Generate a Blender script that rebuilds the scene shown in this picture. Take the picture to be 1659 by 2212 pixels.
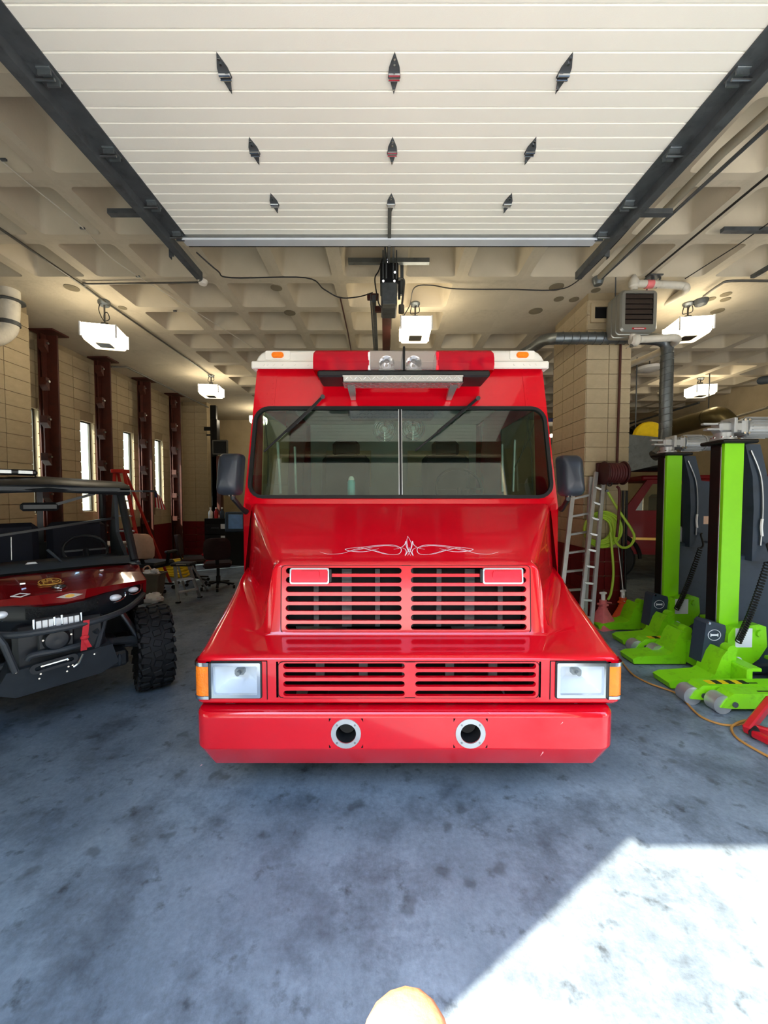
import bpy, bmesh, math, random
from mathutils import Vector, Matrix
random.seed(7)
for _o in list(bpy.data.objects): bpy.data.objects.remove(_o)
SC = bpy.context.scene
COL = SC.collection
V = Vector
PI = math.pi
# ------------------------------------------------------------------ camera
FPX, CX, CY, CAMZ = 831.0, 829.5, 1106.0, 1.7
PITCH = math.atan(31.0/FPX)
cam_data = bpy.data.cameras.new('camera')
cam_data.sensor_fit = 'HORIZONTAL'; cam_data.sensor_width = 36.0
cam_data.lens = FPX/1659.0*36.0
cam_data.clip_start = 0.01; cam_data.clip_end = 400
cam = bpy.data.objects.new('camera', cam_data); COL.objects.link(cam)
cam.location = (0, 0, CAMZ); cam.rotation_euler = (PI/2-PITCH, 0, 0)
SC.camera = cam
# ------------------------------------------------------------------ sky, sun, exposure
SUN_EL = math.radians(46.2)
SUN_H = V((.845, .535)).normalized()
w = bpy.data.worlds.new('sky'); SC.world = w; w.use_nodes = True
nt = w.node_tree; nt.nodes.clear()
sky = nt.nodes.new('ShaderNodeTexSky'); sky.sky_type = 'NISHITA'; sky.sun_disc = False
sky.sun_elevation = SUN_EL; sky.sun_rotation = math.atan2(-SUN_H.x, -SUN_H.y); sky.air_density = 1.3; sky.dust_density = 1.0
bg = nt.nodes.new('ShaderNodeBackground'); bg.inputs[1].default_value = 1.3
wo = nt.nodes.new('ShaderNodeOutputWorld')
nt.links.new(sky.outputs[0], bg.inputs[0]); nt.links.new(bg.outputs[0], wo.inputs[0])
sd = bpy.data.lights.new('sun', 'SUN'); sd.energy = 19.0; sd.color = (1, .89, .73); sd.angle = math.radians(.6)
sun = bpy.data.objects.new('sun', sd); COL.objects.link(sun)
sun.rotation_euler = V((SUN_H.x*math.cos(SUN_EL), SUN_H.y*math.cos(SUN_EL), -math.sin(SUN_EL))).to_track_quat('-Z', 'Y').to_euler()
sun.location = (-8, -8, 12)
SC.view_settings.view_transform = 'Standard'; SC.view_settings.look = 'None'
SC.view_settings.gamma = 1.0; SC.view_settings.use_curve_mapping = False
SC.view_settings.exposure = 0.4
LAMP_POWER = 14.0
# ------------------------------------------------------------------ pixel helpers (real distances are given)
def ray(px, py):
    a = (px-CX)/FPX; b = (CY-py)/FPX
    return V((a, math.cos(PITCH)+b*math.sin(PITCH), -math.sin(PITCH)+b*math.cos(PITCH)))
def P(px, py, Y):
    d = ray(px, py); return V((0, 0, CAMZ))+d*(Y/d.y)
def PZ(px, py, Z):
    d = ray(px, py); return V((0, 0, CAMZ))+d*((Z-CAMZ)/d.z)
def PX(px, py, X):
    d = ray(px, py); return V((0, 0, CAMZ))+d*(X/d.x)
# ------------------------------------------------------------------ materials
def lin(c):
    return tuple(((x/255)/12.92 if x/255 <= .04045 else ((x/255+.055)/1.055)**2.4) for x in c)
MATS = {}
def mat(name, rgb, rough=.5, metal=0., var=.12, scale=9., bump=0., coat=0., spec=.5, emit=None, alpha=None, dirt=None, trans=0., ior=1.45, bscale=None):
    """principled material whose colour varies with noise; dirt=(rgb, amount, scale)"""
    if name in MATS: return MATS[name]
    m = bpy.data.materials.new(name); m.use_nodes = True; MATS[name] = m
    t = m.node_tree; b = t.nodes['Principled BSDF']; L = t.links.new
    c = lin(rgb)
    tc = t.nodes.new('ShaderNodeTexCoord')
    no = t.nodes.new('ShaderNodeTexNoise'); no.inputs['Scale'].default_value = scale; no.inputs['Detail'].default_value = 5
    L(tc.outputs['Object'], no.inputs['Vector'])
    cr = t.nodes.new('ShaderNodeValToRGB')
    cr.color_ramp.elements[0].position = .3; cr.color_ramp.elements[1].position = .7
    cr.color_ramp.elements[0].color = tuple(x*(1-var) for x in c)+(1,)
    cr.color_ramp.elements[1].color = tuple(min(1, x*(1+var)) for x in c)+(1,)
    L(no.outputs['Fac'], cr.inputs[0]); out = cr.outputs[0]
    if dirt:
        n2 = t.nodes.new('ShaderNodeTexNoise'); n2.inputs['Scale'].default_value = dirt[2]; n2.inputs['Detail'].default_value = 8; n2.inputs['Roughness'].default_value = .7
        L(tc.outputs['Object'], n2.inputs['Vector'])
        r2 = t.nodes.new('ShaderNodeValToRGB'); r2.color_ramp.elements[0].position = .52; r2.color_ramp.elements[1].position = .72
        r2.color_ramp.elements[0].color = (0, 0, 0, 1); r2.color_ramp.elements[1].color = (dirt[1],)*3+(1,)
        L(n2.outputs['Fac'], r2.inputs[0])
        mx = t.nodes.new('ShaderNodeMixRGB'); L(r2.outputs[0], mx.inputs[0]); L(out, mx.inputs[1]); mx.inputs[2].default_value = lin(dirt[0])+(1,)
        out = mx.outputs[0]
    L(out, b.inputs['Base Color'])
    b.inputs['Roughness'].default_value = rough; b.inputs['Metallic'].default_value = metal
    b.inputs['Specular IOR Level'].default_value = spec
    b.inputs['Coat Weight'].default_value = coat; b.inputs['Coat Roughness'].default_value = .04
    b.inputs['Transmission Weight'].default_value = trans; b.inputs['IOR'].default_value = ior
    if bump:
        nb = t.nodes.new('ShaderNodeTexNoise'); nb.inputs['Scale'].default_value = bscale or scale*6; nb.inputs['Detail'].default_value = 6
        L(tc.outputs['Object'], nb.inputs['Vector'])
        bp = t.nodes.new('ShaderNodeBump'); bp.inputs['Strength'].default_value = bump; bp.inputs['Distance'].default_value = .02
        L(nb.outputs['Fac'], bp.inputs['Height']); L(bp.outputs[0], b.inputs['Normal'])
    if emit:
        b.inputs['Emission Color'].default_value = lin(emit[0])+(1,); b.inputs['Emission Strength'].default_value = emit[1]
    return m
def glass(name, rgb=(235, 240, 238), tint=.9, rough=.02, base=.04):
    """thin sheet glass: see-through with fresnel reflection"""
    if name in MATS: return MATS[name]
    m = bpy.data.materials.new(name); m.use_nodes = True; MATS[name] = m
    t = m.node_tree; t.nodes.clear(); L = t.links.new
    o = t.nodes.new('ShaderNodeOutputMaterial'); mx = t.nodes.new('ShaderNodeMixShader')
    tr = t.nodes.new('ShaderNodeBsdfTransparent'); gl = t.nodes.new('ShaderNodeBsdfGlossy'); gl.inputs['Roughness'].default_value = rough
    c = lin(rgb); nz = t.nodes.new('ShaderNodeTexNoise'); nz.inputs['Scale'].default_value = 4
    cr = t.nodes.new('ShaderNodeValToRGB'); cr.color_ramp.elements[0].color = tuple(x*tint*.97 for x in c)+(1,); cr.color_ramp.elements[1].color = tuple(x*tint for x in c)+(1,)
    L(nz.outputs['Fac'], cr.inputs[0]); L(cr.outputs[0], tr.inputs[0])
    fr = t.nodes.new('ShaderNodeFresnel'); ge = t.nodes.new('ShaderNodeNewGeometry'); io = t.nodes.new('ShaderNodeMath'); io.operation = 'MULTIPLY_ADD'; io.inputs[1].default_value = -(1.5-1/1.5); io.inputs[2].default_value = 1.5
    L(ge.outputs['Backfacing'], io.inputs[0]); L(io.outputs[0], fr.inputs[0])
    ad = t.nodes.new('ShaderNodeMath'); ad.operation = 'ADD'; ad.inputs[1].default_value = base; L(fr.outputs[0], ad.inputs[0])
    L(ad.outputs[0], mx.inputs[0]); L(tr.outputs[0], mx.inputs[1]); L(gl.outputs[0], mx.inputs[2]); L(mx.outputs[0], o.inputs[0])
    return m
# ------------------------------------------------------------------ mesh builder
def frame(O, U, N):
    """map (u, v, n) with U right, N outward; V = up in the plane"""
    O = V(O); U = V(U).normalized(); N = V(N).normalized(); W = N.cross(U)
    return lambda u, v, n=0.: O+U*u+W*v+N*n
def rr(w, h, r, n=4, cx=0, cy=0):
    """rounded rectangle outline, counter-clockwise, 4*(n+1) points"""
    pts = []
    for k, (sx, sy) in enumerate(((1, 1), (-1, 1), (-1, -1), (1, -1))):
        for i in range(n+1):
            a = PI/2*k+PI/2*i/n
            pts.append((cx+sx*(w/2-r)+r*math.cos(a), cy+sy*(h/2-r)+r*math.sin(a)))
    return pts
def circ(r, n=20, cx=0, cy=0, ry=None):
    return [(cx+r*math.cos(2*PI*i/n), cy+(ry or r)*math.sin(2*PI*i/n)) for i in range(n)]
class MB:
    def __init__(s): s.v = []; s.f = []
    def add(s, vs, fs):
        k = len(s.v); s.v += [tuple(p) for p in vs]; s.f += [tuple(i+k for i in f) for f in fs]; return s
    def box(s, c, d, b=0., R=None):
        c = V(c); x, y, z = d[0]/2, d[1]/2, d[2]/2
        if b <= 0:
            vs = [V((i*x, j*y, k*z)) for i in (-1, 1) for j in (-1, 1) for k in (-1, 1)]
            fs = [(0, 1, 3, 2), (4, 6, 7, 5), (0, 4, 5, 1), (2, 3, 7, 6), (0, 2, 6, 4), (1, 5, 7, 3)]
        else:
            b = min(b, x*.95, y*.95, z*.95); vs = []; idx = {}
            for i in (-1, 1):
                for j in (-1, 1):
                    for k in (-1, 1):
                        for a in range(3):
                            q = [i*(x-b), j*(y-b), k*(z-b)]; q[a] = (i*x, j*y, k*z)[a]
                            idx[(i, j, k, a)] = len(vs); vs.append(V(q))
            fs = []
            S = (-1, 1)
            for sg in S:
                fs.append([idx[(sg, j, k, 0)] for j, k in ((-1, -1), (1, -1), (1, 1), (-1, 1))])
                fs.append([idx[(i, sg, k, 1)] for i, k in ((-1, -1), (1, -1), (1, 1), (-1, 1))])
                fs.append([idx[(i, j, sg, 2)] for i, j in ((-1, -1), (1, -1), (1, 1), (-1, 1))])
            for p in S:
                for q in S:
                    fs.append([idx[(-1, p, q, 1)], idx[(1, p, q, 1)], idx[(1, p, q, 2)], idx[(-1, p, q, 2)]])
                    fs.append([idx[(p, -1, q, 0)], idx[(p, 1, q, 0)], idx[(p, 1, q, 2)], idx[(p, -1, q, 2)]])
                    fs.append([idx[(p, q, -1, 0)], idx[(p, q, 1, 0)], idx[(p, q, 1, 1)], idx[(p, q, -1, 1)]])
                    for r in S: fs.append([idx[(p, q, r, a)] for a in range(3)])
        if R is not None: vs = [R @ p for p in vs]
        return s.add([c+p for p in vs], fs)
    def bar(s, p0, p1, wd, ht, b=0., up=(0, 0, 1)):
        """box beam from p0 to p1"""
        p0 = V(p0); p1 = V(p1); d = p1-p0; L = d.length; d.normalize()
        u = V(up); sd_ = d.cross(u)
        if sd_.length < 1e-4: sd_ = d.cross(V((0, 1, 0)))
        sd_.normalize(); u = sd_.cross(d)
        R = Matrix((d, sd_, u)).transposed()
        return s.box((p0+p1)/2, (L, wd, ht), b, R)
    def cyl(s, p0, p1, r0, r1=None, n=16, caps=True):
        r1 = r0 if r1 is None else r1
        return s.tube([p0, p1], [r0, r1], n, caps=caps)
    def tube(s, pts, r, n=8, caps=True, closed=False):
        pts = [V(p) for p in pts]; m = len(pts)
        rs = r if isinstance(r, (list, tuple)) else [r]*m
        vs = []; fs = []; nrm = None
        for i, p in enumerate(pts):
            if closed: t = pts[(i+1) % m]-pts[i-1]
            else: t = pts[min(i+1, m-1)]-pts[max(i-1, 0)]
            if t.length < 1e-9: t = V((0, 0, 1))
            t.normalize()
            if nrm is None:
                nrm = t.orthogonal().normalized()
            else:
                nrm = nrm-t*nrm.dot(t)
                if nrm.length < 1e-6: nrm = t.orthogonal()
                nrm.normalize()
            bn = t.cross(nrm)
            for k in range(n):
                a = 2*PI*k/n; vs.append(p+(nrm*math.cos(a)+bn*math.sin(a))*rs[i])
        for i in range(m if closed else m-1):
            j = (i+1) % m
            for k in range(n):
                fs.append((i*n+k, i*n+(k+1) % n, j*n+(k+1) % n, j*n+k))
        if caps and not closed:
            fs.append(tuple(range(n))); fs.append(tuple((m-1)*n+k for k in range(n)))
        return s.add(vs, fs)
    def prism(s, poly, F, t0, t1):
        n = len(poly)
        vs = [F(u, v, t0) for u, v in poly]+[F(u, v, t1) for u, v in poly]
        fs = [tuple(range(n)), tuple(range(n, 2*n))]+[(i, (i+1) % n, n+(i+1) % n, n+i) for i in range(n)]
        return s.add(vs, fs)
    def ring(s, inn, out, F, t0, t1):
        n = len(inn)
        vs = [F(u, v, t0) for u, v in inn]+[F(u, v, t0) for u, v in out]+[F(u, v, t1) for u, v in inn]+[F(u, v, t1) for u, v in out]
        fs = []
        for i in range(n):
            j = (i+1) % n
            fs += [(i, j, n+j, n+i), (2*n+i, 2*n+j, 3*n+j, 3*n+i), (i, j, 2*n+j, 2*n+i), (n+i, n+j, 3*n+j, 3*n+i)]
        return s.add(vs, fs)
    def lathe(s, prof, p0, axis, n=20):
        """profile of (radius, height) turned about axis at p0"""
        p0 = V(p0); a = V(axis).normalized(); u = a.orthogonal().normalized(); w_ = a.cross(u)
        vs = []; fs = []; m = len(prof)
        for r, h in prof:
            for k in range(n):
                t = 2*PI*k/n; vs.append(p0+a*h+(u*math.cos(t)+w_*math.sin(t))*max(r, 1e-4))
        for i in range(m-1):
            for k in range(n): fs.append((i*n+k, i*n+(k+1) % n, (i+1)*n+(k+1) % n, (i+1)*n+k))
        fs += [tuple(range(n)), tuple((m-1)*n+k for k in range(n))]
        return s.add(vs, fs)
    def ball(s, c, r, n=12):
        c = V(c); r = V(r) if not isinstance(r, (int, float)) else V((r, r, r)); vs = []; fs = []; m = n//2+1
        for i in range(m):
            ph = PI*i/(m-1)
            for k in range(n):
                t = 2*PI*k/n
                sr = max(math.sin(ph), .002)
                vs.append(c+V((r.x*sr*math.cos(t), r.y*sr*math.sin(t), r.z*math.cos(ph))))
        for i in range(m-1):
            for k in range(n): fs.append((i*n+k, i*n+(k+1) % n, (i+1)*n+(k+1) % n, (i+1)*n+k))
        fs += [tuple(range(n)), tuple((m-1)*n+k for k in range(n))]
        return s.add(vs, fs)
    def loft(s, rows, closed=False):
        """grid of rows of equal length"""
        n = len(rows[0]); vs = [p for r_ in rows for p in r_]; fs = []
        for i in range(len(rows)-1):
            for k in range(n if closed else n-1):
                fs.append((i*n+k, i*n+(k+1) % n, (i+1)*n+(k+1) % n, (i+1)*n+k))
        return s.add(vs, fs)
    def build(s, name, m, parent=None, angle=35, recalc=True, merge=0., label=None):
        me = bpy.data.meshes.new(name); me.from_pydata(s.v, [], s.f); me.validate()
        if recalc or merge:
            bm = bmesh.new(); bm.from_mesh(me)
            if merge: bmesh.ops.remove_doubles(bm, verts=bm.verts, dist=merge); bmesh.ops.dissolve_degenerate(bm, edges=bm.edges, dist=1e-5)
            if recalc: bmesh.ops.recalc_face_normals(bm, faces=bm.faces)
            bm.to_mesh(me); bm.free()
        for p in me.polygons: p.use_smooth = True
        me.set_sharp_from_angle(angle=math.radians(angle))
        me.materials.append(MATS[m] if isinstance(m, str) else m)
        o = bpy.data.objects.new(name, me); COL.objects.link(o)
        if parent is not None: attach(o, parent)
        if label: o['label'] = label
        return o
WINV = {}
def attach(o, parent):
    o.parent = parent
    if parent.name in WINV: o.matrix_parent_inverse = WINV[parent.name]
def thing(name, label, cat, loc=(0, 0, 0), rotz=0., group=None, world=True):
    """empty at the base of a thing; world=True: its parts are written in world coordinates"""
    o = bpy.data.objects.new(name, None); COL.objects.link(o); o.empty_display_size = .1
    o.location = loc; o.rotation_euler = (0, 0, rotz)
    tag(o, label, cat, group)
    if world: WINV[o.name] = (Matrix.Translation(V(loc)) @ Matrix.Rotation(rotz, 4, 'Z')).inverted()
    return o
def tag(o, label, cat, group=None):
    o['label'] = label; o['category'] = cat
    if group: o['group'] = group
    return o
def struct(o): o['kind'] = 'structure'; return o
def dup(root, loc, rotz=None, label=None, group=None):
    r = root.copy(); COL.objects.link(r); r.location = loc
    if rotz is not None: r.rotation_euler = (0, 0, rotz)
    if label: r['label'] = label
    if group: r['group'] = group
    for ch in list(root.children):
        c = ch.copy(); COL.objects.link(c); c.parent = r
        for g in list(ch.children):
            d = g.copy(); COL.objects.link(d); d.parent = c
    return r
def one(name, m, parent=None, **kw):
    """MB().<method>(...) one-liner builder"""
    class _P:
        def __getattr__(s, k):
            def fn(*a, **q):
                b = MB(); getattr(b, k)(*a, **q); return b.build(name, m, parent, **kw)
            return fn
    return _P()
def smooth_path(pts, k=6):
    """Catmull-Rom through points"""
    pts = [V(p) for p in pts]; out = []
    for i in range(len(pts)-1):
        p0 = pts[max(i-1, 0)]; p1 = pts[i]; p2 = pts[i+1]; p3 = pts[min(i+2, len(pts)-1)]
        for j in range(k):
            t = j/k
            out.append(.5*((2*p1)+(p2-p0)*t+(2*p0-5*p1+4*p2-p3)*t*t+(3*p1-p0-3*p2+p3)*t**3))
    out.append(pts[-1]); return out
def text_mesh(txt, size, name, m, parent, O, U, N, depth=.001, align='CENTER'):
    cu = bpy.data.curves.new('lettering', 'FONT'); cu.body = txt; cu.size = size; cu.align_x = align; cu.align_y = 'CENTER'; cu.extrude = depth
    to = bpy.data.objects.new('lettering', cu); COL.objects.link(to)
    dg = bpy.context.evaluated_depsgraph_get(); dg.update()
    me = bpy.data.meshes.new_from_object(to.evaluated_get(dg)); bpy.data.objects.remove(to); bpy.data.curves.remove(cu)
    F = frame(O, U, N)
    for v_ in me.vertices: v_.co = F(v_.co.x, v_.co.y, v_.co.z)
    me.materials.clear(); me.materials.append(MATS[m] if isinstance(m, str) else m)
    o = bpy.data.objects.new(name, me); COL.objects.link(o)
    if parent is not None: attach(o, parent)
    return o
# palette ----------------------------------------------------------
mat('red_paint', (206, 4, 26), .2, 0, .04, 3, 0, coat=.7)
mat('dark_red_paint', (120, 4, 12), .2, .1, .05, 4, coat=.7)
mat('white_paint', (226, 222, 212), .35, 0, .04, 6)
mat('black_plastic', (16, 17, 19), .45, 0, .15, 20)
mat('black_rubber', (20, 20, 21), .7, 0, .2, 14, bump=.1)
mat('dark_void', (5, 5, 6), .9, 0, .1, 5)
mat('chrome', (215, 218, 222), .12, 1, .03, 5)
mat('steel', (150, 152, 152), .35, 1, .08, 12)
mat('aluminium', (196, 198, 198), .38, .75, .08, 14)
mat('galvanised', (118, 124, 126), .42, .8, .16, 7, dirt=((80, 84, 86), .6, 12))
mat('dark_steel', (84, 88, 90), .5, .45, .2, 10, dirt=((40, 36, 30), .6, 8))
mat('rusty_brown', (72, 30, 20), .6, 0, .2, 6, dirt=((40, 18, 12), .7, 9))
mat('lime_paint', (132, 214, 20), .42, 0, .05, 5, dirt=((70, 96, 26), .45, 10))
mat('lime_panel', (132, 216, 10), .4, 0, .03, 4)
mat('slate_blue', (48, 60, 74), .5, 0, .08, 6, dirt=((30, 36, 44), .5, 8))
mat('amber_lens', (255, 128, 8), .15, 0, .1, 30, coat=.5, bump=.25, bscale=90)
mat('red_lens', (225, 20, 48), .12, 0, .1, 24, coat=.6)
mat('concrete_ceiling', (190, 179, 156), .9, 0, .1, 1.6, bump=.12, dirt=((112, 104, 90), .45, .9), bscale=30)
mat('block_paint', (182, 165, 132), .75, 0, .07, 3, bump=.25, bscale=60, dirt=((150, 132, 100), .35, 2.2))
mat('mortar', (158, 142, 112), .9, 0, .1, 6)
mat('red_wainscot', (110, 14, 18), .5, 0, .15, 3)
mat('door_panel', (228, 225, 212), .5, 0, .03, 1.2, bump=.05, bscale=220)
mat('conduit', (92, 90, 84), .5, .5, .15, 10)
mat('cable_black', (24, 22, 20), .6, 0, .1, 10)
mat('pipe_white', (206, 200, 184), .7, 0, .08, 8, bump=.15, bscale=30, dirt=((150, 130, 100), .4, 6))
mat('skin', (232, 150, 108), .45, 0, .06, 30, bump=.1, bscale=300)
mat('beige_fabric', (212, 176, 152), .85, 0, .06, 20)
mat('brown_fabric', (44, 26, 26), .9, 0, .15, 40)
mat('orange_paint', (206, 74, 28), .5, 0, .12, 12)
mat('pink_paint', (224, 116, 116), .55, 0, .12, 14)
mat('hose_green', (170, 206, 60), .45, 0, .06, 10)
mat('yellow', (232, 196, 16), .5, 0, .08, 12)
mat('white_plastic', (232, 232, 230), .4, 0, .03, 8)
mat('paper', (236, 238, 240), .8, 0, .03, 9)
mat('ladder_red', (176, 34, 24), .5, 0, .1, 12)
mat('cord_orange', (176, 128, 62), .55, 0, .15, 18)
mat('jack_red', (186, 20, 34), .35, 0, .08, 10, coat=.3)
glass('pane', (236, 242, 240), 1.)
glass('windshield_glass', (222, 236, 228), .97, base=.02)
# ================================================================== SETTING
CEIL = 4.5; HC = CEIL-CAMZ
WL, WR, WB = -5.94, 9.3, 14.0
def floor_mat():
    m = bpy.data.materials.new('floor_concrete'); m.use_nodes = True; t = m.node_tree; L = t.links.new; b = t.nodes['Principled BSDF']
    tc = t.nodes.new('ShaderNodeTexCoord')
    def noise(sc, det=6, ro=.6, off=0):
        n = t.nodes.new('ShaderNodeTexNoise'); n.inputs['Scale'].default_value = sc; n.inputs['Detail'].default_value = det; n.inputs['Roughness'].default_value = ro
        mp = t.nodes.new('ShaderNodeMapping'); mp.inputs['Location'].default_value = (off, off*.7, 0)
        L(tc.outputs['Object'], mp.inputs[0]); L(mp.outputs[0], n.inputs['Vector']); return n.outputs['Fac']
    def ramp(inp, p0, p1, c0, c1):
        r = t.nodes.new('ShaderNodeValToRGB'); e = r.color_ramp.elements; e[0].position = p0; e[1].position = p1; e[0].color = c0+(1,); e[1].color = c1+(1,)
        L(inp, r.inputs[0]); return r.outputs[0]
    def mul(a, bb, f=1.):
        x = t.nodes.new('ShaderNodeMixRGB'); x.blend_type = 'MULTIPLY'; x.inputs[0].default_value = f; L(a, x.inputs[1]); L(bb, x.inputs[2]); return x.outputs[0]
    base = ramp(noise(1.1, 8, .65), .3, .7, lin((96, 110, 121)), lin((146, 162, 174)))
    fine = ramp(noise(38, 4, .7), .3, .7, (.72, .72, .72), (1, 1, 1))
    big = ramp(noise(2.6, 8, .72, 5.2), .32, .52, (.36, .37, .38), (1, 1, 1))
    spots = ramp(noise(9, 5, .6, 9.1), .30, .41, (.34, .34, .33), (1, 1, 1))
    vo = t.nodes.new('ShaderNodeTexVoronoi'); vo.inputs['Scale'].default_value = 5.2; vo.inputs['Randomness'].default_value = 1
    dm = t.nodes.new('ShaderNodeTexNoise'); dm.inputs['Scale'].default_value = 12
    av = t.nodes.new('ShaderNodeMixRGB'); av.inputs[0].default_value = .1; L(tc.outputs['Object'], dm.inputs['Vector']); L(tc.outputs['Object'], av.inputs[1]); L(dm.outputs['Color'], av.inputs[2]); L(av.outputs[0], vo.inputs['Vector'])
    drops = ramp(vo.outputs['Distance'], .1, .2, (.5, .5, .49), (1, 1, 1))
    c = mul(mul(mul(mul(base, fine), big, .9), spots, .9), drops, .85)
    L(c, b.inputs['Base Color'])
    rg = ramp(noise(3, 4), .3, .7, (.42,)*3, (.68,)*3); L(rg, b.inputs['Roughness'])
    bp = t.nodes.new('ShaderNodeBump'); bp.inputs['Strength'].default_value = .18; bp.inputs['Distance'].default_value = .01; L(noise(60, 4), bp.inputs['Height']); L(bp.outputs[0], b.inputs['Normal'])
    MATS['floor_concrete'] = m
floor_mat()
mat('opposite_added', (150, 136, 116), .9, 0, .1, 1)
mat('driveway', (200, 196, 188), .9, 0, .1, 2, bump=.1)
struct(one('floor', 'floor_concrete').box((1.7, 6.7, -.1), (16.4, 15.6, .2)))
struct(one('ground', 'driveway').box((0, -5, -.3), (160, 150, .2)))
struct(one('wall_opposite_added', 'opposite_added').box((0, -17, 6.4), (60, 2, 13.2)))  # unseen building, added so the windshield reflects a facade instead of bright sky
struct(one('trim_1', 'driveway').box((1.7, -6.6, -.1), (16.4, 11, .19)))   # apron outside the doors
# ---- outer walls
fw = MB()
JL, JR, HD = -1.855, 2.0, 3.80
for x0, x1 in ((WL-.3, -5.6), (-2.3, JL), (JR, 2.75), (6.5, WR+.3)): fw.box(((x0+x1)/2, -.025, 2.3), (x1-x0, .15, 4.6))
for x0, x1 in ((-5.6, -2.3), (JL, JR), (2.75, 6.5)): fw.box(((x0+x1)/2, -.025, (HD+4.6)/2), (x1-x0, .15, 4.6-HD))
wfr = struct(fw.build('wall_front', 'block_paint'))
one('header_shade_strip', 'black_rubber', wfr).box(((JL+.09+JR)/2, -.08, 3.765), (JR-JL-.09, .04, .09))  # added strip, out of view; its shadow notches the corner of the sun patch
struct(one('wall_right', 'block_paint').box((WR+.15, 7, 2.35), (.3, 15, 4.7)))
struct(one('wall_back', 'block_paint').box((1.7, WB+.15, 2.35), (16, .3, 4.7)))
struct(one('roof', 'concrete_ceiling').box((1.7, 6.9, 5.05), (16.4, 15, .12)))
# ---- left wall with slit windows
WINS = [(6.3, 6.65), (7.56, 7.92), (8.8, 9.16), (10.0, 10.36), (12.45, 12.75)]; WZ0, WZ1 = 1.42, 3.22
lw = MB()
lw.box((WL-.06, 7, (WZ0-.05)/2), (.12, 15, WZ0+.05)); lw.box((WL-.06, 7, (WZ1+4.7)/2), (.12, 15, 4.7-WZ1))
ys = [-.5]+[y for a in WINS for y in a]+[14.5]
for i in range(0, len(ys), 2): lw.box((WL-.06, (ys[i]+ys[i+1])/2, (WZ0+WZ1)/2), (.12, ys[i+1]-ys[i], WZ1-WZ0))
wall_left = struct(lw.build('wall_left', 'mortar'))
mat('window_frame', (70, 66, 56), .5, .3)
for i, (y0, y1) in enumerate(WINS):
    F = frame((WL-.085, (y0+y1)/2, (WZ0+WZ1)/2), (0, -1, 0), (1, 0, 0)); wd, ht = y1-y0, WZ1-WZ0
    m = MB(); m.ring(rr(wd-.05, ht-.05, .004, 1), rr(wd+.02, ht+.02, .004, 1), F, -.02, .02)
    wn = struct(m.build('window_%d' % (i+1), 'window_frame'))
    one('window_pane', 'pane', wn).prism(rr(wd-.04, ht-.04, .004, 1), F, -.004, .004)
# unit block shared by every painted block
_b = MB(); _b.box((0, 0, 0), (1, 1, 1), .03); _bo = _b.build('block', 'block_paint'); BLK = _bo.data; bpy.data.objects.remove(_bo)
_b = MB(); _b.box((0, 0, 0), (1, 1, 1), .03); _bo = _b.build('block', 'red_wainscot'); BLKR = _bo.data; bpy.data.objects.remove(_bo)
def block(parent, c, d, red=False):
    o = bpy.data.objects.new('block', BLKR if red else BLK); COL.objects.link(o); o.location = c; o.scale = d; o.parent = parent
    if parent.name in WINV: o.matrix_parent_inverse = WINV[parent.name]
    return o
WAIN = 1.0
# blocks of the left wall: stack bond, 0.4 x 0.2, joints recessed
for r in range(5, 22):
    z0 = r*.2+.004; z1 = z0+.192
    y = 5.82
    while y < 11.3:
        a, b_ = y, y+.392; segs = [(a, b_)]
        if z1 > WZ0 and z0 < WZ1:
            for w0, w1 in WINS:
                ns = []
                for s0, s1 in segs:
                    if s1 <= w0 or s0 >= w1: ns.append((s0, s1))
                    else:
                        if s0 < w0-.03: ns.append((s0, w0))
                        if s1 > w1+.03: ns.append((w1, s1))
                segs = ns
        for s0, s1 in segs: block(wall_left, (WL+.004, (s0+s1)/2, (z0+z1)/2), (.03, s1-s0, z1-z0))
        y += .4
wl2 = MB(); wl2.box((WL+.012, 10.0, .5), (.024, 8.4, 1.0)); wl2.build('wainscot', 'red_wainscot', wall_left)
wl3 = MB(); wl3.box((WL+.005, 12.6, 2.7), (.02, 2.5, 3.4)); 
# ---- pier at the left edge, far pier
def pier(name, x0, x1, y0, y1, faces, z1=CEIL, bl=.4, red=True):
    p = struct(one(name, 'mortar').box(((x0+x1)/2, (y0+y1)/2, z1/2), (x1-x0-.02, y1-y0-.02, z1)))
    nr = int(round(z1/.2))
    for f in faces:
        a0, a1 = (y0, y1) if f in 'lr' else (x0, x1)
        n = max(1, int(round((a1-a0)/bl))); st = (a1-a0)/n
        for r in range(nr):
            zc = r*.2+.1
            if zc > z1-.02: continue
            for k in range(n):
                c = a0+st*(k+.5); rd = red and zc < WAIN
                if f == 'r': block(p, (x1-.008, c, zc), (.03, st-.008, .192), rd)
                if f == 'l': block(p, (x0+.008, c, zc), (.03, st-.008, .192), rd)
                if f == 'f': block(p, (c, y0+.008, zc), (st-.008, .03, .192), rd)
                if f == 'b': block(p, (c, y1-.008, zc), (st-.008, .03, .192), rd)
    return p
pier('wall_pier_left', WL, -5.27, 4.6, 5.8, 'r')
pier('wall_pier_far', WL, -5.2, 11.4, 12.1, 'f', bl=.37)
PILX0, PILX1, PILY0, PILY1 = 2.79, 3.40, 5.37, 6.4
pillar = pier('wall_pillar', PILX0, PILX1, PILY0, PILY1, 'fl', bl=.305)
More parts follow.
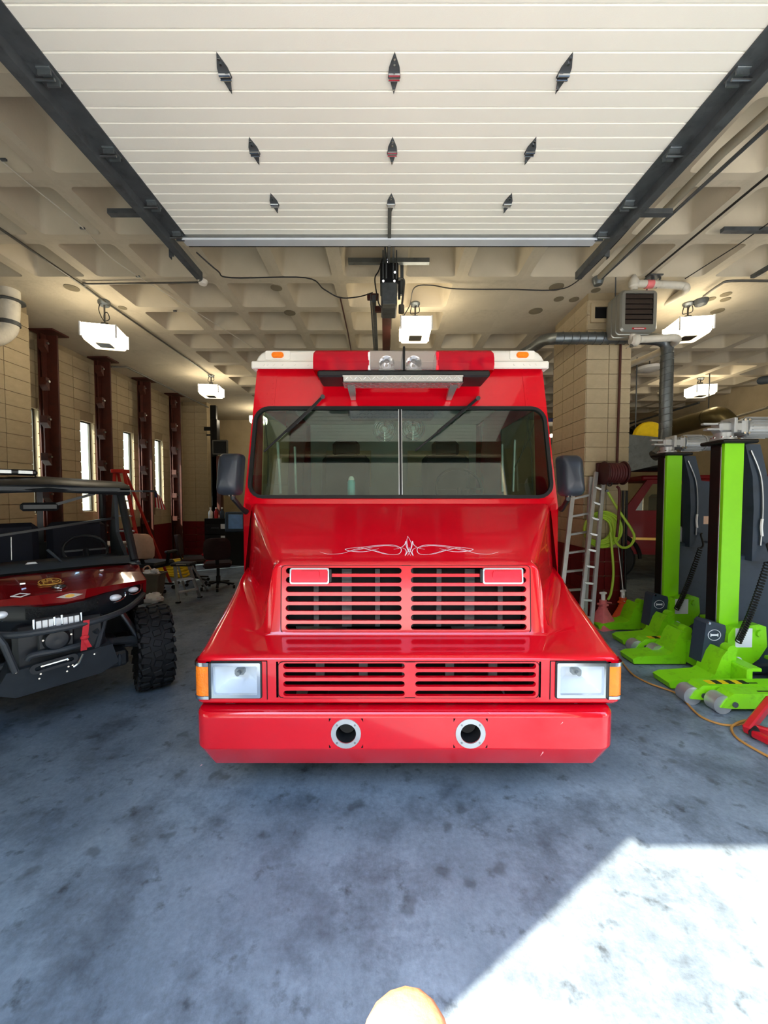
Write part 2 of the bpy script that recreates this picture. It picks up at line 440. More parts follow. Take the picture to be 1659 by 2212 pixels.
# ---- waffle ceiling: each coffer is a piece of its own, solid around the pillar and along the left wall
CS = .78; GX, GY = .2, 2.72
def coffer_mesh():
    m = MB(); h = CS/2; o = h-.075; i = o-.09; d = .36; r = .05
    sq = lambda s, rad: rr(2*s, 2*s, rad, 3)
    n = len(sq(h, .001))
    rows = [[V((u, v, 0)) for u, v in sq(h, .0005)], [V((u, v, 0)) for u, v in sq(o, r)], [V((u, v, .03)) for u, v in sq(o-.012, r)],
            [V((u, v, d*.85)) for u, v in sq(i+.03, r+.02)], [V((u, v, d)) for u, v in sq(i-.03, r)]]
    m.loft(rows, True); k = len(m.v); m.f.append(tuple(range(k-n, k)))
    ob = m.build('coffer', 'concrete_ceiling', angle=50); me = ob.data; bpy.data.objects.remove(ob)
    return me
def slab_mesh():
    m = MB(); m.box((0, 0, .05), (CS, CS, .1)); ob = m.build('slab_panel', 'concrete_ceiling'); me = ob.data; bpy.data.objects.remove(ob); return me
COF = coffer_mesh(); SLB = slab_mesh()
ce = MB(); ce.box((1.7, 6.9, 4.93), (16, 14.6, .1)); ceiling = struct(ce.build('ceiling', 'concrete_ceiling'))
cells = []
ix0 = int(math.floor((WL-GX)/CS))-1; ix1 = int(math.ceil((WR-GX)/CS))
iy0 = int(math.floor((0-GY)/CS)); iy1 = int(math.ceil((WB-GY)/CS))
for i in range(ix0, ix1+1):
    for j in range(iy0, iy1+1):
        cx, cy = GX+CS*(i+.5), GY+CS*(j+.5)
        if cx < WL-.2 or cx > WR+.2 or cy > WB+.3: continue
        solid = (cy > 5.0 and cx < -3.75) or (5.0 < cy < 6.55 and cx > 1.0) or (WB-1.2 < cy)
        vis = cy > 1.5 and abs(cx)/cy < 1.12
        cells.append((math.hypot(cx, cy) if vis else 99+cy, cx, cy, solid))
cells.sort()
rest = MB()
for k, (d_, cx, cy, so) in enumerate(cells):
    if k < 250:
        o = bpy.data.objects.new('slab_panel' if so else 'coffer', SLB if so else COF); COL.objects.link(o); o.parent = ceiling
        o.location = (cx, cy, CEIL)
    else:
        me = SLB if so else COF
        rest.add([V((cx, cy, CEIL))+v_.co for v_ in me.vertices], [tuple(p.vertices) for p in me.polygons])
ro = rest.build('coffer_field', 'concrete_ceiling', ceiling, recalc=False); ro['kind'] = 'stuff'
# round patched core holes in the solid parts of the ceiling
mat('patch_tan', (120, 110, 88), .9, 0, .12, 9)
for px, py, r in ((155, 622, 14), (626, 676, 12), (1202, 620, 15), (1287, 627, 9), (1207, 646, 10), (1240, 647, 10), (1157, 672, 14), (1550, 672, 12), (1568, 636, 10), (1535, 646, 9), (1567, 647, 9), (597, 622, 12), (265, 665, 8)):
    c = PZ(px, py, CEIL-.003); rad = r/FPX*c.y*1.0
    one('ceiling_patch', 'patch_tan', ceiling).cyl(c+V((0, 0, .004)), c-V((0, 0, .004)), rad, n=20)
# ---- brown steel posts along the left wall
def steel_post(y, label):
    t = thing('steel_post', label, 'post', (WL+.22, y, 0), group='brown steel posts along the left wall')
    x = WL+.22
    m = MB(); m.box((x, y, CEIL/2-.03), (.02, .2, CEIL-.06)); m.box((x+.1, y, CEIL/2-.03), (.18, .03, CEIL-.06), .004); m.box((x-.06, y, CEIL/2-.03), (.02, .2, CEIL-.06))
    m.build('column', 'rusty_brown', t)
    one('top_plate', 'rusty_brown', t).box((x+.05, y, CEIL-.02), (.4, .34, .025))
    one('base_plate', 'rusty_brown', t).box((x+.05, y, .012), (.4, .34, .024))
    for k in range(6):
        z = 4.2-k*.62; F = frame((x+.1, y-.12, z), (0, 0, 1), (1, 0, 0))
        one('bracket_lug', 'rusty_brown', t).prism([(.1, .03), (.1, .1), (-.02, .1), (-.1, .03)], F, -.06, .06)
        one('bolt', 'steel', t).cyl((x+.15, y-.18, z+.04), (x+.19, y-.18, z+.04), .018, n=8)
for y, l in ((6.62, 'brown steel post nearest the block pier by the off-road vehicle'), (7.88, 'second brown steel post from the near left pier'), (9.22, 'third brown steel post from the near left pier, before the flag'), (10.55, 'farthest of the four brown steel posts on the left wall')):
    steel_post(y, l)
# ---- overhead door, tracks
TILT = .023; DZ0 = 4.02-TILT*3.51
def doorz(y): return DZ0+TILT*y
DL, DR = -1.785, 1.885
DU = V((0, 1, TILT)).normalized()
mat('bar_metal', (206, 210, 214), .45, .35, .06, 3)
door = struct(one('door_1', 'bar_metal').box(((DL+DR)/2, 3.535, doorz(3.52)-.012), (DR-DL+.02, .105, .055), .008))   # bottom bar carries the sections
bounds = [.22, .70, 1.185, 1.672, 2.16, 2.638, 3.105, 3.49]
for a, b_ in zip(bounds[:-1], bounds[1:]):
    ng = 5; st = (b_-a)/ng; low = []
    for k in range(ng):
        y0 = a+st*k
        low += [(y0+.0015, .008), (y0+.006, 0.), (y0+st-.006, 0.), (y0+st-.0015, .008)]
    rows = []
    for x in (DL, DR):
        rows.append([V((x, y, doorz(y)+h)) for y, h in low]+[V((x, b_, doorz(b_)+.05)), V((x, a, doorz(a)+.05))])
    m = MB(); m.loft(rows, True); n = len(rows[0]); m.f += [tuple(range(n)), tuple(range(n, 2*n))]
    m.build('door_section', 'door_panel', door, angle=20)
    if a > 1.5: pass
one('bottom_seal', 'black_rubber', door).box(((DL+DR)/2, 3.6, doorz(3.55)-.0), (DR-DL, .03, .05))
one('bar_lip', 'steel', door).box(((DL+DR)/2, 3.485, doorz(3.48)-.012), (DR-DL, .012, .03))
mat('hinge_grey', (72, 76, 78), .45, .2, .15, 20)
def hinge(x, y):
    z = doorz(y)-.002; F = frame((x, y, z), (1, 0, 0), (0, 0, -1))     # v runs towards the doorway
    h = one('hinge', 'hinge_grey', door).prism([(.0, .1), (.028, .03), (.034, -.02), (.02, -.035), (0, -.105), (-.02, -.035), (-.034, -.02), (-.028, .03)], F, 0, .006)
    b = MB(); b.cyl(F(-.03, 0, .012), F(.03, 0, .012), .009, n=8); b.cyl(F(-.03, -.022, .012), F(.03, -.022, .012), .007, n=8); b.build('hinge_knuckle', 'chrome', h)
    b = MB(); [b.cyl(F(0, v_, .004), F(0, v_, .013), .006, n=6) for v_ in (.075, .05, -.075)]; b.build('hinge_bolt', 'chrome', h)
for y in (1.672, 2.16, 2.638, 3.105):
    for x in (-.86, .055, .97): hinge(x, y)
# roller brackets at the door edges, rails
def track(sx):
    xe = DL if sx < 0 else DR
    t = struct(MB().build('trim_track_%s' % ('left' if sx < 0 else 'right'), 'dark_steel')) if False else None
    m = MB()
    y0, y1 = .12, 4.08
    dz = TILT*(y1-y0)
    def rail(x, wd, h, zo):
        m.bar((x, y0, doorz(y0)+zo), (x, y1, doorz(y1)+zo), wd, h)
    rail(xe+sx*.10, .006, .065, -.035); rail(xe+sx*.128, .06, .006, -.068); rail(xe+sx*.128, .06, .006, -.002); rail(xe+sx*.16, .006, .02, -.06)
    o = struct(m.build('trim_track_%s' % ('left' if sx < 0 else 'right'), 'dark_steel'))
    m = MB(); m.bar((xe+sx*.185, y0, doorz(y0)-.01), (xe+sx*.185, y1-.2, doorz(y1)-.01), .006, .075); m.bar((xe+sx*.215, y0, doorz(y0)+.025), (xe+sx*.215, y1-.2, doorz(y1)+.025), .06, .006)
    m.build('reinforcing_angle', 'dark_steel', o)
    m = MB(); m.bar((xe+sx*.035, .25, doorz(.25)-.004), (xe+sx*.035, 3.5, doorz(3.5)-.004), .13, .006); m.build('end_stile', 'dark_steel', door)
    m = MB(); m.box((xe+sx*.128, .09, 1.95), (.06, .05, 3.9)); m.build('vertical_rail', 'dark_steel', o)
    for y in (1.19, 1.672, 2.16, 2.638, 3.105, 3.47):
        z = doorz(y)-.012
        b = MB(); b.box((xe+sx*.02, y, z), (.075, .09, .012), .002); b.box((xe+sx*.02, y-.03, z-.018), (.07, .008, .03)); b.box((xe+sx*.02, y+.03, z-.018), (.07, .008, .03))
        br = b.build('roller_bracket', 'galvanised', door)
        b = MB(); b.cyl((xe-sx*.01, y, z-.025), (xe+sx*.13, y, z-.025), .008, n=8); b.cyl((xe+sx*.115, y, z-.025), (xe+sx*.145, y, z-.025), .026, n=14); b.build('roller', 'steel', br)
    # perforated hanger to the ceiling
    b = MB(); b.box((xe+sx*.22, 3.72, (doorz(3.7)+CEIL)/2), (.045, .006, CEIL-doorz(3.7)+.1)); b.box((xe+sx*.245, 3.745, (doorz(3.7)+CEIL)/2), (.006, .045, CEIL-doorz(3.7)+.1))
    b.build('track_hanger', 'dark_steel', o)
    b = MB(); b.box((xe+sx*.22, 1.6, (doorz(1.6)+CEIL)/2), (.045, .006, CEIL-doorz(1.6)+.1)); b.build('track_hanger', 'dark_steel', o)
    b = MB(); b.bar((xe+sx*.1, 3.36, doorz(3.36)+.1), (xe+sx*.55, 3.36, doorz(3.36)+.1), .05, .04); b.build('cross_angle', 'dark_steel', o)
track(-1); track(1)
# ================================================================== RED FIRE STEP VAN
X0 = .13
truck = thing('fire_truck', 'red step van fire truck with white roof cap and louvred nose, parked nose out', 'truck', (X0, 2.0, 0))
def lerp(a, b_, t): return a+(b_-a)*t
def tab(tb, y):
    if y <= tb[0][0]: return tb[0][1]
    for (a, b_), (c, d) in zip(tb[:-1], tb[1:]):
        if y <= c: return lerp(b_, d, (y-a)/(c-a))
    return tb[-1][1]
ZC = [(2.0, .846), (2.004, .854), (2.015, .861), (2.035, .866), (2.12, .873), (2.25, .884)]
HB = [(2.25, 0), (2.254, .022), (2.262, .045), (2.290, .915), (2.297, .955), (2.31, .985), (2.33, 1.0)]
GW = .745
def wf_(y): return (1.135 if y >= 2.05 else 1.135-.05*(1-math.sqrt(max(0, 1-((2.05-y)/.05)**2))))+tab([(2.12, 0), (3.0, .07)], y)
def hood_prof(y):
    h = tab(HB, y); zc = tab(ZC, y); zo = tab([(2.0, .846), (2.004, .855), (2.015, .863), (2.035, .869), (2.25, .935), (2.6, 1.04), (2.98, 1.16)], y)
    zi = zc if y <= 2.25 else tab([(2.25, .884), (2.6, 1.01), (2.98, 1.15)], y)
    zt = zc if h == 0 else (lerp(.884, 1.318, h) if y < 2.33 else 1.318+.515*(y-2.33))
    wb = tab([(2.25, .835), (2.35, .865), (2.92, 1.165), (2.98, 1.18)], y); wt = tab([(2.25, .81), (2.33, .80), (2.95, 1.14), (2.98, 1.16)], y)
    if h == 0: wt = wb = .835
    wf = wf_(y); r = .055*min(1, h*3); fr = .07*min(1, h*2)
    if wb+fr > wf-.02: fr = max(.0, wf-.02-wb)
    pts = []
    k = wt/.80 if h > 0 else 1.
    for x in (0, .2, .4, .6, GW): pts.append((x*min(k, 1.4) if y > 2.33 else x, zt))
    pts[-1] = (min(pts[-1][0], wt-r), zt)
    for i in range(5):
        a = PI/2*i/4; pts.append((wt-r+r*math.sin(a), zt-r+r*math.cos(a)) if h > 0 else (wt, zt))
    for i in range(1, 3): pts.append((lerp(wt, wb, i/3), lerp(zt-r, zi+fr, i/3)))
    for i in range(4):
        a = PI/2*i/3; pts.append((wb+fr-fr*math.cos(a), zi+fr-fr*math.sin(a)))
    ro = min(.06, (wf-wb-fr)*.5); x1 = wb+fr
    for i in range(1, 4): pts.append((lerp(x1, wf-ro, i/3), lerp(zi, zo, i/3)))
    ro2 = .045
    for i in range(1, 5):
        a = PI/2*i/4; pts.append((wf-ro+ro*math.sin(a), zo-ro2+ro2*math.cos(a)))
    pts.append((wf, .62))
    return pts
ST = [2.0, 2.004, 2.015, 2.035, 2.07, 2.12, 2.18, 2.235, 2.25, 2.254, 2.262, 2.290, 2.297, 2.31, 2.33, 2.36, 2.42, 2.5, 2.6, 2.7, 2.8, 2.88, 2.94, 2.985]
rows = []
for y in ST:
    hp = hood_prof(y)
    rows.append([V((X0-x, y, z)) for x, z in reversed(hp)]+[V((X0+x, y, z)) for x, z in hp[1:]])
n = len(rows[0]); m = MB()
vs = [p for r in rows for p in r]; fs = []
for i in range(len(rows)-1):
    for k in range(n-1):
        xm = sum(abs(vs[q].x-X0) for q in (i*n+k, i*n+k+1))/2
        if abs(ST[i]-2.262) < 1e-6 and xm < GW-.01: continue            # opening for the upper grille
        fs.append((i*n+k, i*n+k+1, (i+1)*n+k+1, (i+1)*n+k))
m.add(vs, fs); hood = m.build('hood', 'red_paint', truck, merge=.0004, angle=40)
# --- front panel below the hood (headlamps, lower grille)
def planY(x):
    ax = abs(x)
    return 2.0 if ax <= 1.085 else 2.05-math.sqrt(max(0, .05**2-(ax-1.085)**2))
fx = [-1.135, -1.13, -1.12, -1.105, -1.085, -1.043, -.785, -.745, -.70, 0, .70, .745, .785, 1.043, 1.085, 1.105, 1.12, 1.13, 1.135]
fz = [.605, .618, .642, .835, .846]
m = MB(); m.loft([[V((X0+x, planY(x)+(.012 if z < .61 else 0), z)) for x in fx] for z in fz]); nf = []
for f in m.f:
    c = sum((V(m.v[q]) for q in f), V())/4
    ax = abs(c.x-X0)
    if .642 < c.z < .835 and (ax < .70 or ax > .786): continue
    nf.append(f)
m.f = nf
m.box((X0-1.13, 2.25, .66), (.01, .4, .11)); m.box((X0+1.13, 2.25, .66), (.01, .4, .11))
m.build('nose_panel', 'red_paint', truck)
# dark engine bay behind the grilles
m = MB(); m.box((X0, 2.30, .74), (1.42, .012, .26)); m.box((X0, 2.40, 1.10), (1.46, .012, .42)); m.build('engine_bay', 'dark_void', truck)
m = MB()
for k in range(7): m.box((X0-.55+k*.19, 2.37, 1.08), (.03+.03*(k % 2), .02, .36))
for k in range(5): m.box((X0-.5+k*.25, 2.2, .74), (.05, .02, .2))
m.build('radiator_bracket', 'dark_steel', truck)
# --- grilles: frame + one piece per slat
def grille(O, N, rect, cols, rowsy, slot_h, sc, cpx, name):
    """rect, cols, rowsy in photo pixels about cpx; sc = metres per pixel"""
    F = frame(O, (1, 0, 0), N)
    U = lambda p: (p-cpx[0])*sc
    W = lambda p: (cpx[1]-p)*sc
    g = MB()
    x0, x1, y0, y1 = U(rect[0]), U(rect[1]), W(rect[3]), W(rect[2])
    a0, a1 = U(cols[0][0]), U(cols[0][1]); b0, b1 = U(cols[1][0]), U(cols[1][1])
    rv = [W(y) for y in rowsy]; top = rv[0]; bot = rv[-1]; pad = slot_h*.62
    T = .022
    def rect_(u0, u1, v0, v1): g.prism([(u0, v0), (u1, v0), (u1, v1), (u0, v1)], F, -T, 0)
    rect_(a1, b0, y0, y1)
    gp = g.build(name, 'red_paint', truck)
    for u0, u1 in ((x0, a0), (b1, x1)): one('grille_side', 'red_paint', gp).prism([(u0, y0), (u1, y0), (u1, y1), (u0, y1)], F, -T, 0)
    r = slot_h/2
    for (u0, u1) in ((a0, a1), (b0, b1)):
        for k in range(len(rv)+1):
            hi = y1 if k == 0 else rv[k-1]; lo = y0 if k == len(rv) else rv[k]
            poly = []
            # lower edge follows the slot below, upper edge the slot above
            if k == len(rv): poly += [(u0, y0), (u1, y0)]
            else:
                poly += [(u0, lo)]+[(u0+r-r*math.cos(a), lo+r*math.sin(a)) for a in (PI/6, PI/3, PI/2)]
                poly += [(u1-r+r*math.cos(a), lo+r*math.sin(a)) for a in (PI/2, PI/3, PI/6)]+[(u1, lo)]
            if k == 0: poly += [(u1, y1), (u0, y1)]
            else:
                poly += [(u1, hi)]+[(u1-r+r*math.cos(a), hi-r*math.sin(a)) for a in (PI/6, PI/3, PI/2)]
                poly += [(u0+r-r*math.cos(a), hi-r*math.sin(a)) for a in (PI/2, PI/3, PI/6)]+[(u0, hi)]
            pl = []
            for q in poly:
                if not pl or (abs(q[0]-pl[-1][0])+abs(q[1]-pl[-1][1])) > 1e-5: pl.append(q)
            if (abs(pl[0][0]-pl[-1][0])+abs(pl[0][1]-pl[-1][1])) < 1e-5: pl.pop()
            one('slat', 'red_paint', gp).prism(pl, F, -T, .002)
    g = MB(); g.ring(rr(x1-x0-.004, y1-y0-.004, .02, 3), rr(x1-x0+.004, y1-y0+.004, .024, 3), F, -.004, .0015); g.build('panel_gap', 'dark_void', gp)
    # shadowed wells behind the slots
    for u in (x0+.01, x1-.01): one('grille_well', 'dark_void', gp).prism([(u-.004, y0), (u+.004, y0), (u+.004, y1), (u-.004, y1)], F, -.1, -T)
    return F, U, W
gO = V((X0, 2.274, 1.094)); gN = V((0, -1, .067))
SCU = 2.272/FPX
FU, UU, WU = grille(gO, gN, (612, 1156, 1224, 1370), ((622, 875), (895, 1147)), (1235, 1255, 1275, 1296, 1316, 1336.5, 1356.5), 13*SCU, SCU, (884, 1297), 'upper_grille')
lO = V((X0, 1.996, .739)); SCL = 1.996/FPX
FLo, ULo, WLo = grille(lO, (0, -1, 0), (600, 1173, 1434, 1514), ((611, 878), (901, 1166)), (1443, 1462.5, 1483, 1504), 12.5*SCL, SCL, (886.5, 1474), 'lower_grille')
# red flashing lamps on the upper grille
for px0, px1 in ((633, 718), (1050, 1137)):
    u0, u1, v0, v1 = UU(px0), UU(px1), WU(1262), WU(1228); cu, cv = (u0+u1)/2, (v0+v1)/2; wd, ht = u1-u0, v1-v0
    g = MB(); g.ring(rr(wd-.016, ht-.016, .008, 3, cu, cv), rr(wd, ht, .012, 3, cu, cv), FU, .0, .03); b = g.build('warning_lamp', 'chrome', truck)
    g = MB(); g.prism(rr(wd-.016, ht-.016, .008, 3, cu, cv), FU, .0, .022); g.prism(rr((wd-.02)*.55, (ht-.02)*.8, .012, 3, cu, cv), FU, .02, .032); g.build('lens', 'red_lens', b)
    s = 1 if px0 < 800 else -1
    g = MB(); ue = u1 if s > 0 else u0; g.prism(rr(.016, ht*.8, .004, 2, ue+s*.004, cv), FU, .002, .018); g.build('mount', 'black_plastic', b)
    g = MB(); [g.cyl(FU(cu+a*(wd/2-.006), cv+c*(ht/2-.012), .03), FU(cu+a*(wd/2-.006), cv+c*(ht/2-.012), .034), .005, n=8) for a in (-1, 1) for c in (-1, 1)]; g.build('screw', 'chrome', b)
# --- headlamps with wrap-round amber corner lamps
mat('lamp_bowl', (240, 244, 250), .3, .2, .05, 6)
glass('lamp_glass', (240, 244, 246), 1., base=.03)
for s in (-1, 1):
    xa, xb, z0, z1 = .780, 1.043, .645, .832; cx = X0+s*(xa+xb)/2; cz = (z0+z1)/2; wd, ht = xb-xa, z1-z0
    F = frame((cx, 1.998, cz), (1, 0, 0), (0, -1, 0))
    g = MB(); g.ring(rr(wd-.034, ht-.034, .006, 2), rr(wd, ht, .006, 2), F, -.03, .012); hl = g.build('headlamp', 'chrome', truck)
    # reflector bowl: faceted recess
    g = MB(); rws = []
    for q, (sc_, dp) in enumerate(((1., -.005), (.86, -.05), (.6, -.085), (.3, -.1))):
        rws.append([F(u*sc_, v*sc_+.004*q, dp) for u, v in rr(wd-.03, ht-.03, .006, 4)])
    g.loft(rws, True); k = len(g.v); nn = len(rws[0]); g.f.append(tuple(range(k-nn, k))); g.build('reflector', 'lamp_bowl', hl)
    g = MB(); g.prism(rr(.05, .03, .006, 2, 0, .02), F, -.075, -.045); g.cyl(F(0, .02, -.045), F(0, .02, -.02), .012, n=10); g.build('bulb_shield', 'steel', hl)
    g = MB(); ng = 26; zr = []
    for v in (-(ht-.034)/2, (ht-.034)/2): zr.append([F(-(wd-.034)/2+(wd-.034)*i/(ng*2), v, .004+.0015*(i % 2)) for i in range(ng*2+1)])
    g.loft(zr); g.build('lens', 'lamp_glass', hl, angle=60)
    g = MB(); g.ring(rr(wd+.0, ht+.0, .006, 2), rr(wd+.012, ht+.012, .01, 2), F, -.02, .004); g.build('surround', 'black_plastic', hl)
    # amber wrap
    cols = []
    for xx in (1.047, 1.07, 1.088, 1.105, 1.12, 1.13, 1.135): cols.append((X0+s*xx, planY(xx)-.012))
    cols += [(X0+s*1.139, 2.08), (X0+s*1.139, 2.13)]
    def strip(z0_, z1_, off=0., rib=0.):
        g = MB(); zs = [z0_, z1_] if not rib else [lerp(z0_, z1_, i/16) for i in range(17)]
        g.loft([[V((x+s*off*.4, y-off+(rib if i % 2 else 0), z)) for x, y in cols] for i, z in enumerate(zs)])
        g.v += []; return g
    strip(z0+.012, z1-.016, .004, .0012).build('turn_lamp', 'amber_lens', hl)
    g = strip(z1-.016, z1+.004, .008); g.build('lamp_trim', 'chrome', hl); strip(z0-.004, z0+.012, .008).build('lamp_trim', 'chrome', hl)
    g = MB(); g.box((X0+s*1.045, 1.99, cz), (.005, .03, ht+.006)); g.build('lamp_divider', 'black_plastic', hl)
    g = MB(); g.box((X0+s*1.092, 2.1, cz), (.07, .12, ht-.03)); g.build('lamp_body', 'dark_void', hl)
    # panel seam round the lamp
    F2 = frame((X0+s*.935, 1.9975, .735), (1, 0, 0), (0, -1, 0))
    one('panel_gap', 'dark_void', truck).box((X0+s*.748, 1.9985, .735), (.004, .004, .205))
    one('panel_gap', 'dark_void', truck).box((X0+s*.895, 1.9985, .8385), (.295, .004, .003))
# --- bumper, with two horn openings
BX = X0-.02; HOLES = (-.306, .336); BR = .052
path = []
for i in range(7):
    a = PI/2*i/6; path.append((-1.10+.09-.09*math.cos(a), 2.03-.09*math.sin(a), (-math.cos(a), -math.sin(a))))
mid = [-.8]+[v for h_ in HOLES for v in (h_-.088, h_+.088)]+[.8]
path = [(-1.10, 2.36, (-1, 0)), (-1.10, 2.1, (-1, 0))]+path+[(v, 1.94, (0, -1)) for v in mid]
path += [(-a, b_, (-c[0], c[1])) for a, b_, c in reversed([p for p in path if p[0] < -.9])]
prof = [(-.10, .588), (-.03, .594), (-.012, .590), (-.003, .580), (0, .568), (0, .563), (0, .409), (0, .404), (-.005, .395), (-.07, .285), (-.08, .272), (-.13, .27)]
rows = [[V((BX+x+nx*o, y+ny*o, z)) for o, z in prof] for x, y, (nx, ny) in path]
m = MB(); n = len(prof); vs = [p for r in rows for p in r]; fs = []
for i in range(len(rows)-1):
    for k in range(n-1):
        xm = (path[i][0]+path[i+1][0])/2
        if k == 5 and any(abs(xm-h_) < .02 for h_ in HOLES): continue
        fs.append((i*n+k, (i+1)*n+k, (i+1)*n+k+1, i*n+k+1))
m.add(vs, fs)
for h_ in HOLES:
    F = frame((BX+h_, 1.94, .486), (1, 0, 0), (0, -1, 0)); ci = circ(BR, 32); sq = []
    for a in range(32):
        c, s_ = math.cos(2*PI*a/32), math.sin(2*PI*a/32); k = min(.088/max(abs(c), 1e-6), .077/max(abs(s_), 1e-6)); sq.append((c*k, s_*k))
    m.add([F(u, v) for u, v in ci]+[F(u, v) for u, v in sq], [(i, (i+1) % 32, 32+(i+1) % 32, 32+i) for i in range(32)])
bumper = m.build('bumper', 'red_paint', truck, merge=.0003, angle=30)
for h_ in HOLES:
    F = frame((BX+h_, 1.94, .485), (1, 0, 0), (0, -1, 0))
    g = MB(); g.ring(circ(BR, 32), circ(.077, 32), F, -.001, .005); rg = g.build('horn_ring', 'aluminium', bumper)
    g = MB(); g.loft([[F(u, v, .0) for u, v in circ(BR, 32)], [F(u, v, -.13) for u, v in circ(BR, 32)]], True); g.f.append(tuple(range(32, 64))); g.build('horn_well', 'dark_void', bumper)
    g = MB(); g.lathe([(.012, 0), (.03, .03), (.042, .05), (.043, .052), (.036, .05)], F(0, 0, -.125), (0, -1, 0), 20); g.build('horn', 'black_plastic', bumper)
    g = MB(); [g.cyl(F(.065*math.cos(a), .065*math.sin(a), .004), F(.065*math.cos(a), .065*math.sin(a), .008), .005, n=8) for a in (PI/4, 3*PI/4, 5*PI/4, 7*PI/4)]; g.build('screw', 'steel', rg)
mat('scratch', (226, 160, 158), .6)
for px, py, dx, dy in ((1170, 1628, 5, -9), (1213, 1562, 4, -5), (434, 1653, 4, -4), (1056, 1540, 4, 2)):
    F = frame(P(px, py, 1.938), (1, 0, 0), (0, -1, 0)); k = 1.94/FPX
    one('scratch', 'scratch', bumper).prism([(-dx*k*.6, dy*k*.6), (dx*k*.6, -dy*k*.6), (dx*k*.8, -dy*k*.3)], F, 0, .001)
# --- pinstripe ornament on the hood
mat('pinstripe', (240, 226, 232), .4)
hpN = V((0, -.515, 1)).normalized(); hp0 = V((X0, 2.33, 1.318))
def on_hood(px, py):
    d = ray(px, py); o = V((0, 0, CAMZ)); t = (hp0-o).dot(hpN)/d.dot(hpN); return o+d*t+hpN*.0015
def zp(x, y): return (680+x*.2471, 1140+y*.2469)
STR = [[(45, 213), (120, 232), (240, 226), (320, 200), (430, 172), (560, 155), (680, 153), (745, 175), (755, 205), (730, 232), (660, 236), (570, 214), (470, 178)],
       [(445, 168), (350, 176), (265, 190), (330, 208), (420, 212), (500, 200), (560, 183)],
       [(370, 174), (440, 186), (520, 205), (600, 228), (680, 238)],
       [(690, 190), (745, 178), (785, 150), (796, 118), (800, 160), (812, 195), (838, 245)],
       [(760, 175), (790, 190), (800, 215), (790, 245), (815, 205), (828, 175)],
       [(812, 75), (805, 110), (808, 150), (826, 215), (846, 150), (832, 110), (812, 75)],
       [(735, 178), (700, 165), (620, 158), (520, 168), (400, 190), (300, 210)]]
k = 0
orn = None
for s in STR:
    for mir in (False, True):
        pts = [on_hood(*zp((1650-x) if mir else x, y)) for x, y in s]
        if mir and s is STR[5]: continue
        pp = smooth_path(pts, 5)
        g = MB()
        lft = []; rgt = []
        for i, p in enumerate(pp):
            t = (pp[min(i+1, len(pp)-1)]-pp[max(i-1, 0)]).normalized(); sd_ = t.cross(hpN).normalized(); w_ = .0022*(.35+.65*math.sin(PI*(i+.5)/len(pp)))
            lft.append(p+sd_*w_); rgt.append(p-sd_*w_)
        g.loft([lft, rgt]); ob = g.build('pinstripe', 'pinstripe', hood)
# --- cab: front face with windshield opening, body shell
def cabY(z): return lerp(2.985, 3.225, (z-1.62)/(2.76-1.62))
def hw(z): return lerp(1.222, 1.18, (z-1.62)/(2.76-1.62)) if z > 1.62 else 1.222
ZB, ZT = 1.60, 2.78
cN = V((0, -(2.76-1.62), (3.225-2.985))).normalized()      # outward normal of the leaning face (towards the viewer, slightly up)
def cab(u, z, n=0.): return V((X0+u, cabY(z), z))+cN*n
wc = (2.06, .70, .12)
def ws_outline(gr=0., n=5):
    """windshield outline: wider at the bottom"""
    zc = (1.712+2.418)/2; h = 2.418-1.712
    out = []
    for u, v in rr(2.34+2*gr, h+2*gr, .10+gr, n, 0, zc):
        out.append((u*lerp(1.006, .992, (v-1.712)/h), v))
    return out
def cab_outline(n=5):
    out = []
    for u, v in rr(2.0, ZT-ZB, .03, n, 0, (ZB+ZT)/2): out.append((u*hw(v), v))
    return out
wi = ws_outline(.012); co = cab_outline()
m = MB(); FC = lambda u, v, n: cab(u, v, n); m.ring(wi, co, FC, -.03, 0)
m.build('cab_front', 'red_paint', truck)
# outer panel corner straps with rivets
for s in (-1, 1):
    m = MB(); zs = [2.43, 2.74]
    m.add([cab(s*(hw(z)-.002), z, .004) for z in zs]+[cab(s*(hw(z)-.17), z, .004) for z in zs]+[cab(s*(hw(z)-.002), z, -.004) for z in zs]+[cab(s*(hw(z)-.17), z, -.004) for z in zs], [(0, 1, 3, 2), (4, 5, 7, 6), (2, 3, 7, 6), (0, 2, 6, 4), (1, 3, 7, 5)])
    st_ = m.build('corner_panel', 'red_paint', truck)
    m = MB()
    for k in range(7):
        c = cab(s*(hw(2.5)-.15), 2.46+k*.045); m.cyl(c, c+cN*.007, .0055, n=8)
    for u, z in ((.05, 2.55), (.1, 2.55), (.14, 2.55), (.07, 2.66)):
        c = cab(s*(hw(z)-u), z); m.cyl(c, c+cN*.007, .006, n=8)
    m.build('rivet', 'red_paint', st_)
m = MB()
for u in (-.06, -.03, 0, .03, .06): c = cab(u, 2.437); m.cyl(c, c+cN*.006, .005, n=8)
for u, z in ((-.36, 2.56), (-.36, 2.52), (.36, 2.55), (.42, 2.55), (-.32, 2.56)): c = cab(u, z); m.cyl(c, c+cN*.006, .006, n=8)
m.build('rivet', 'red_paint', truck)
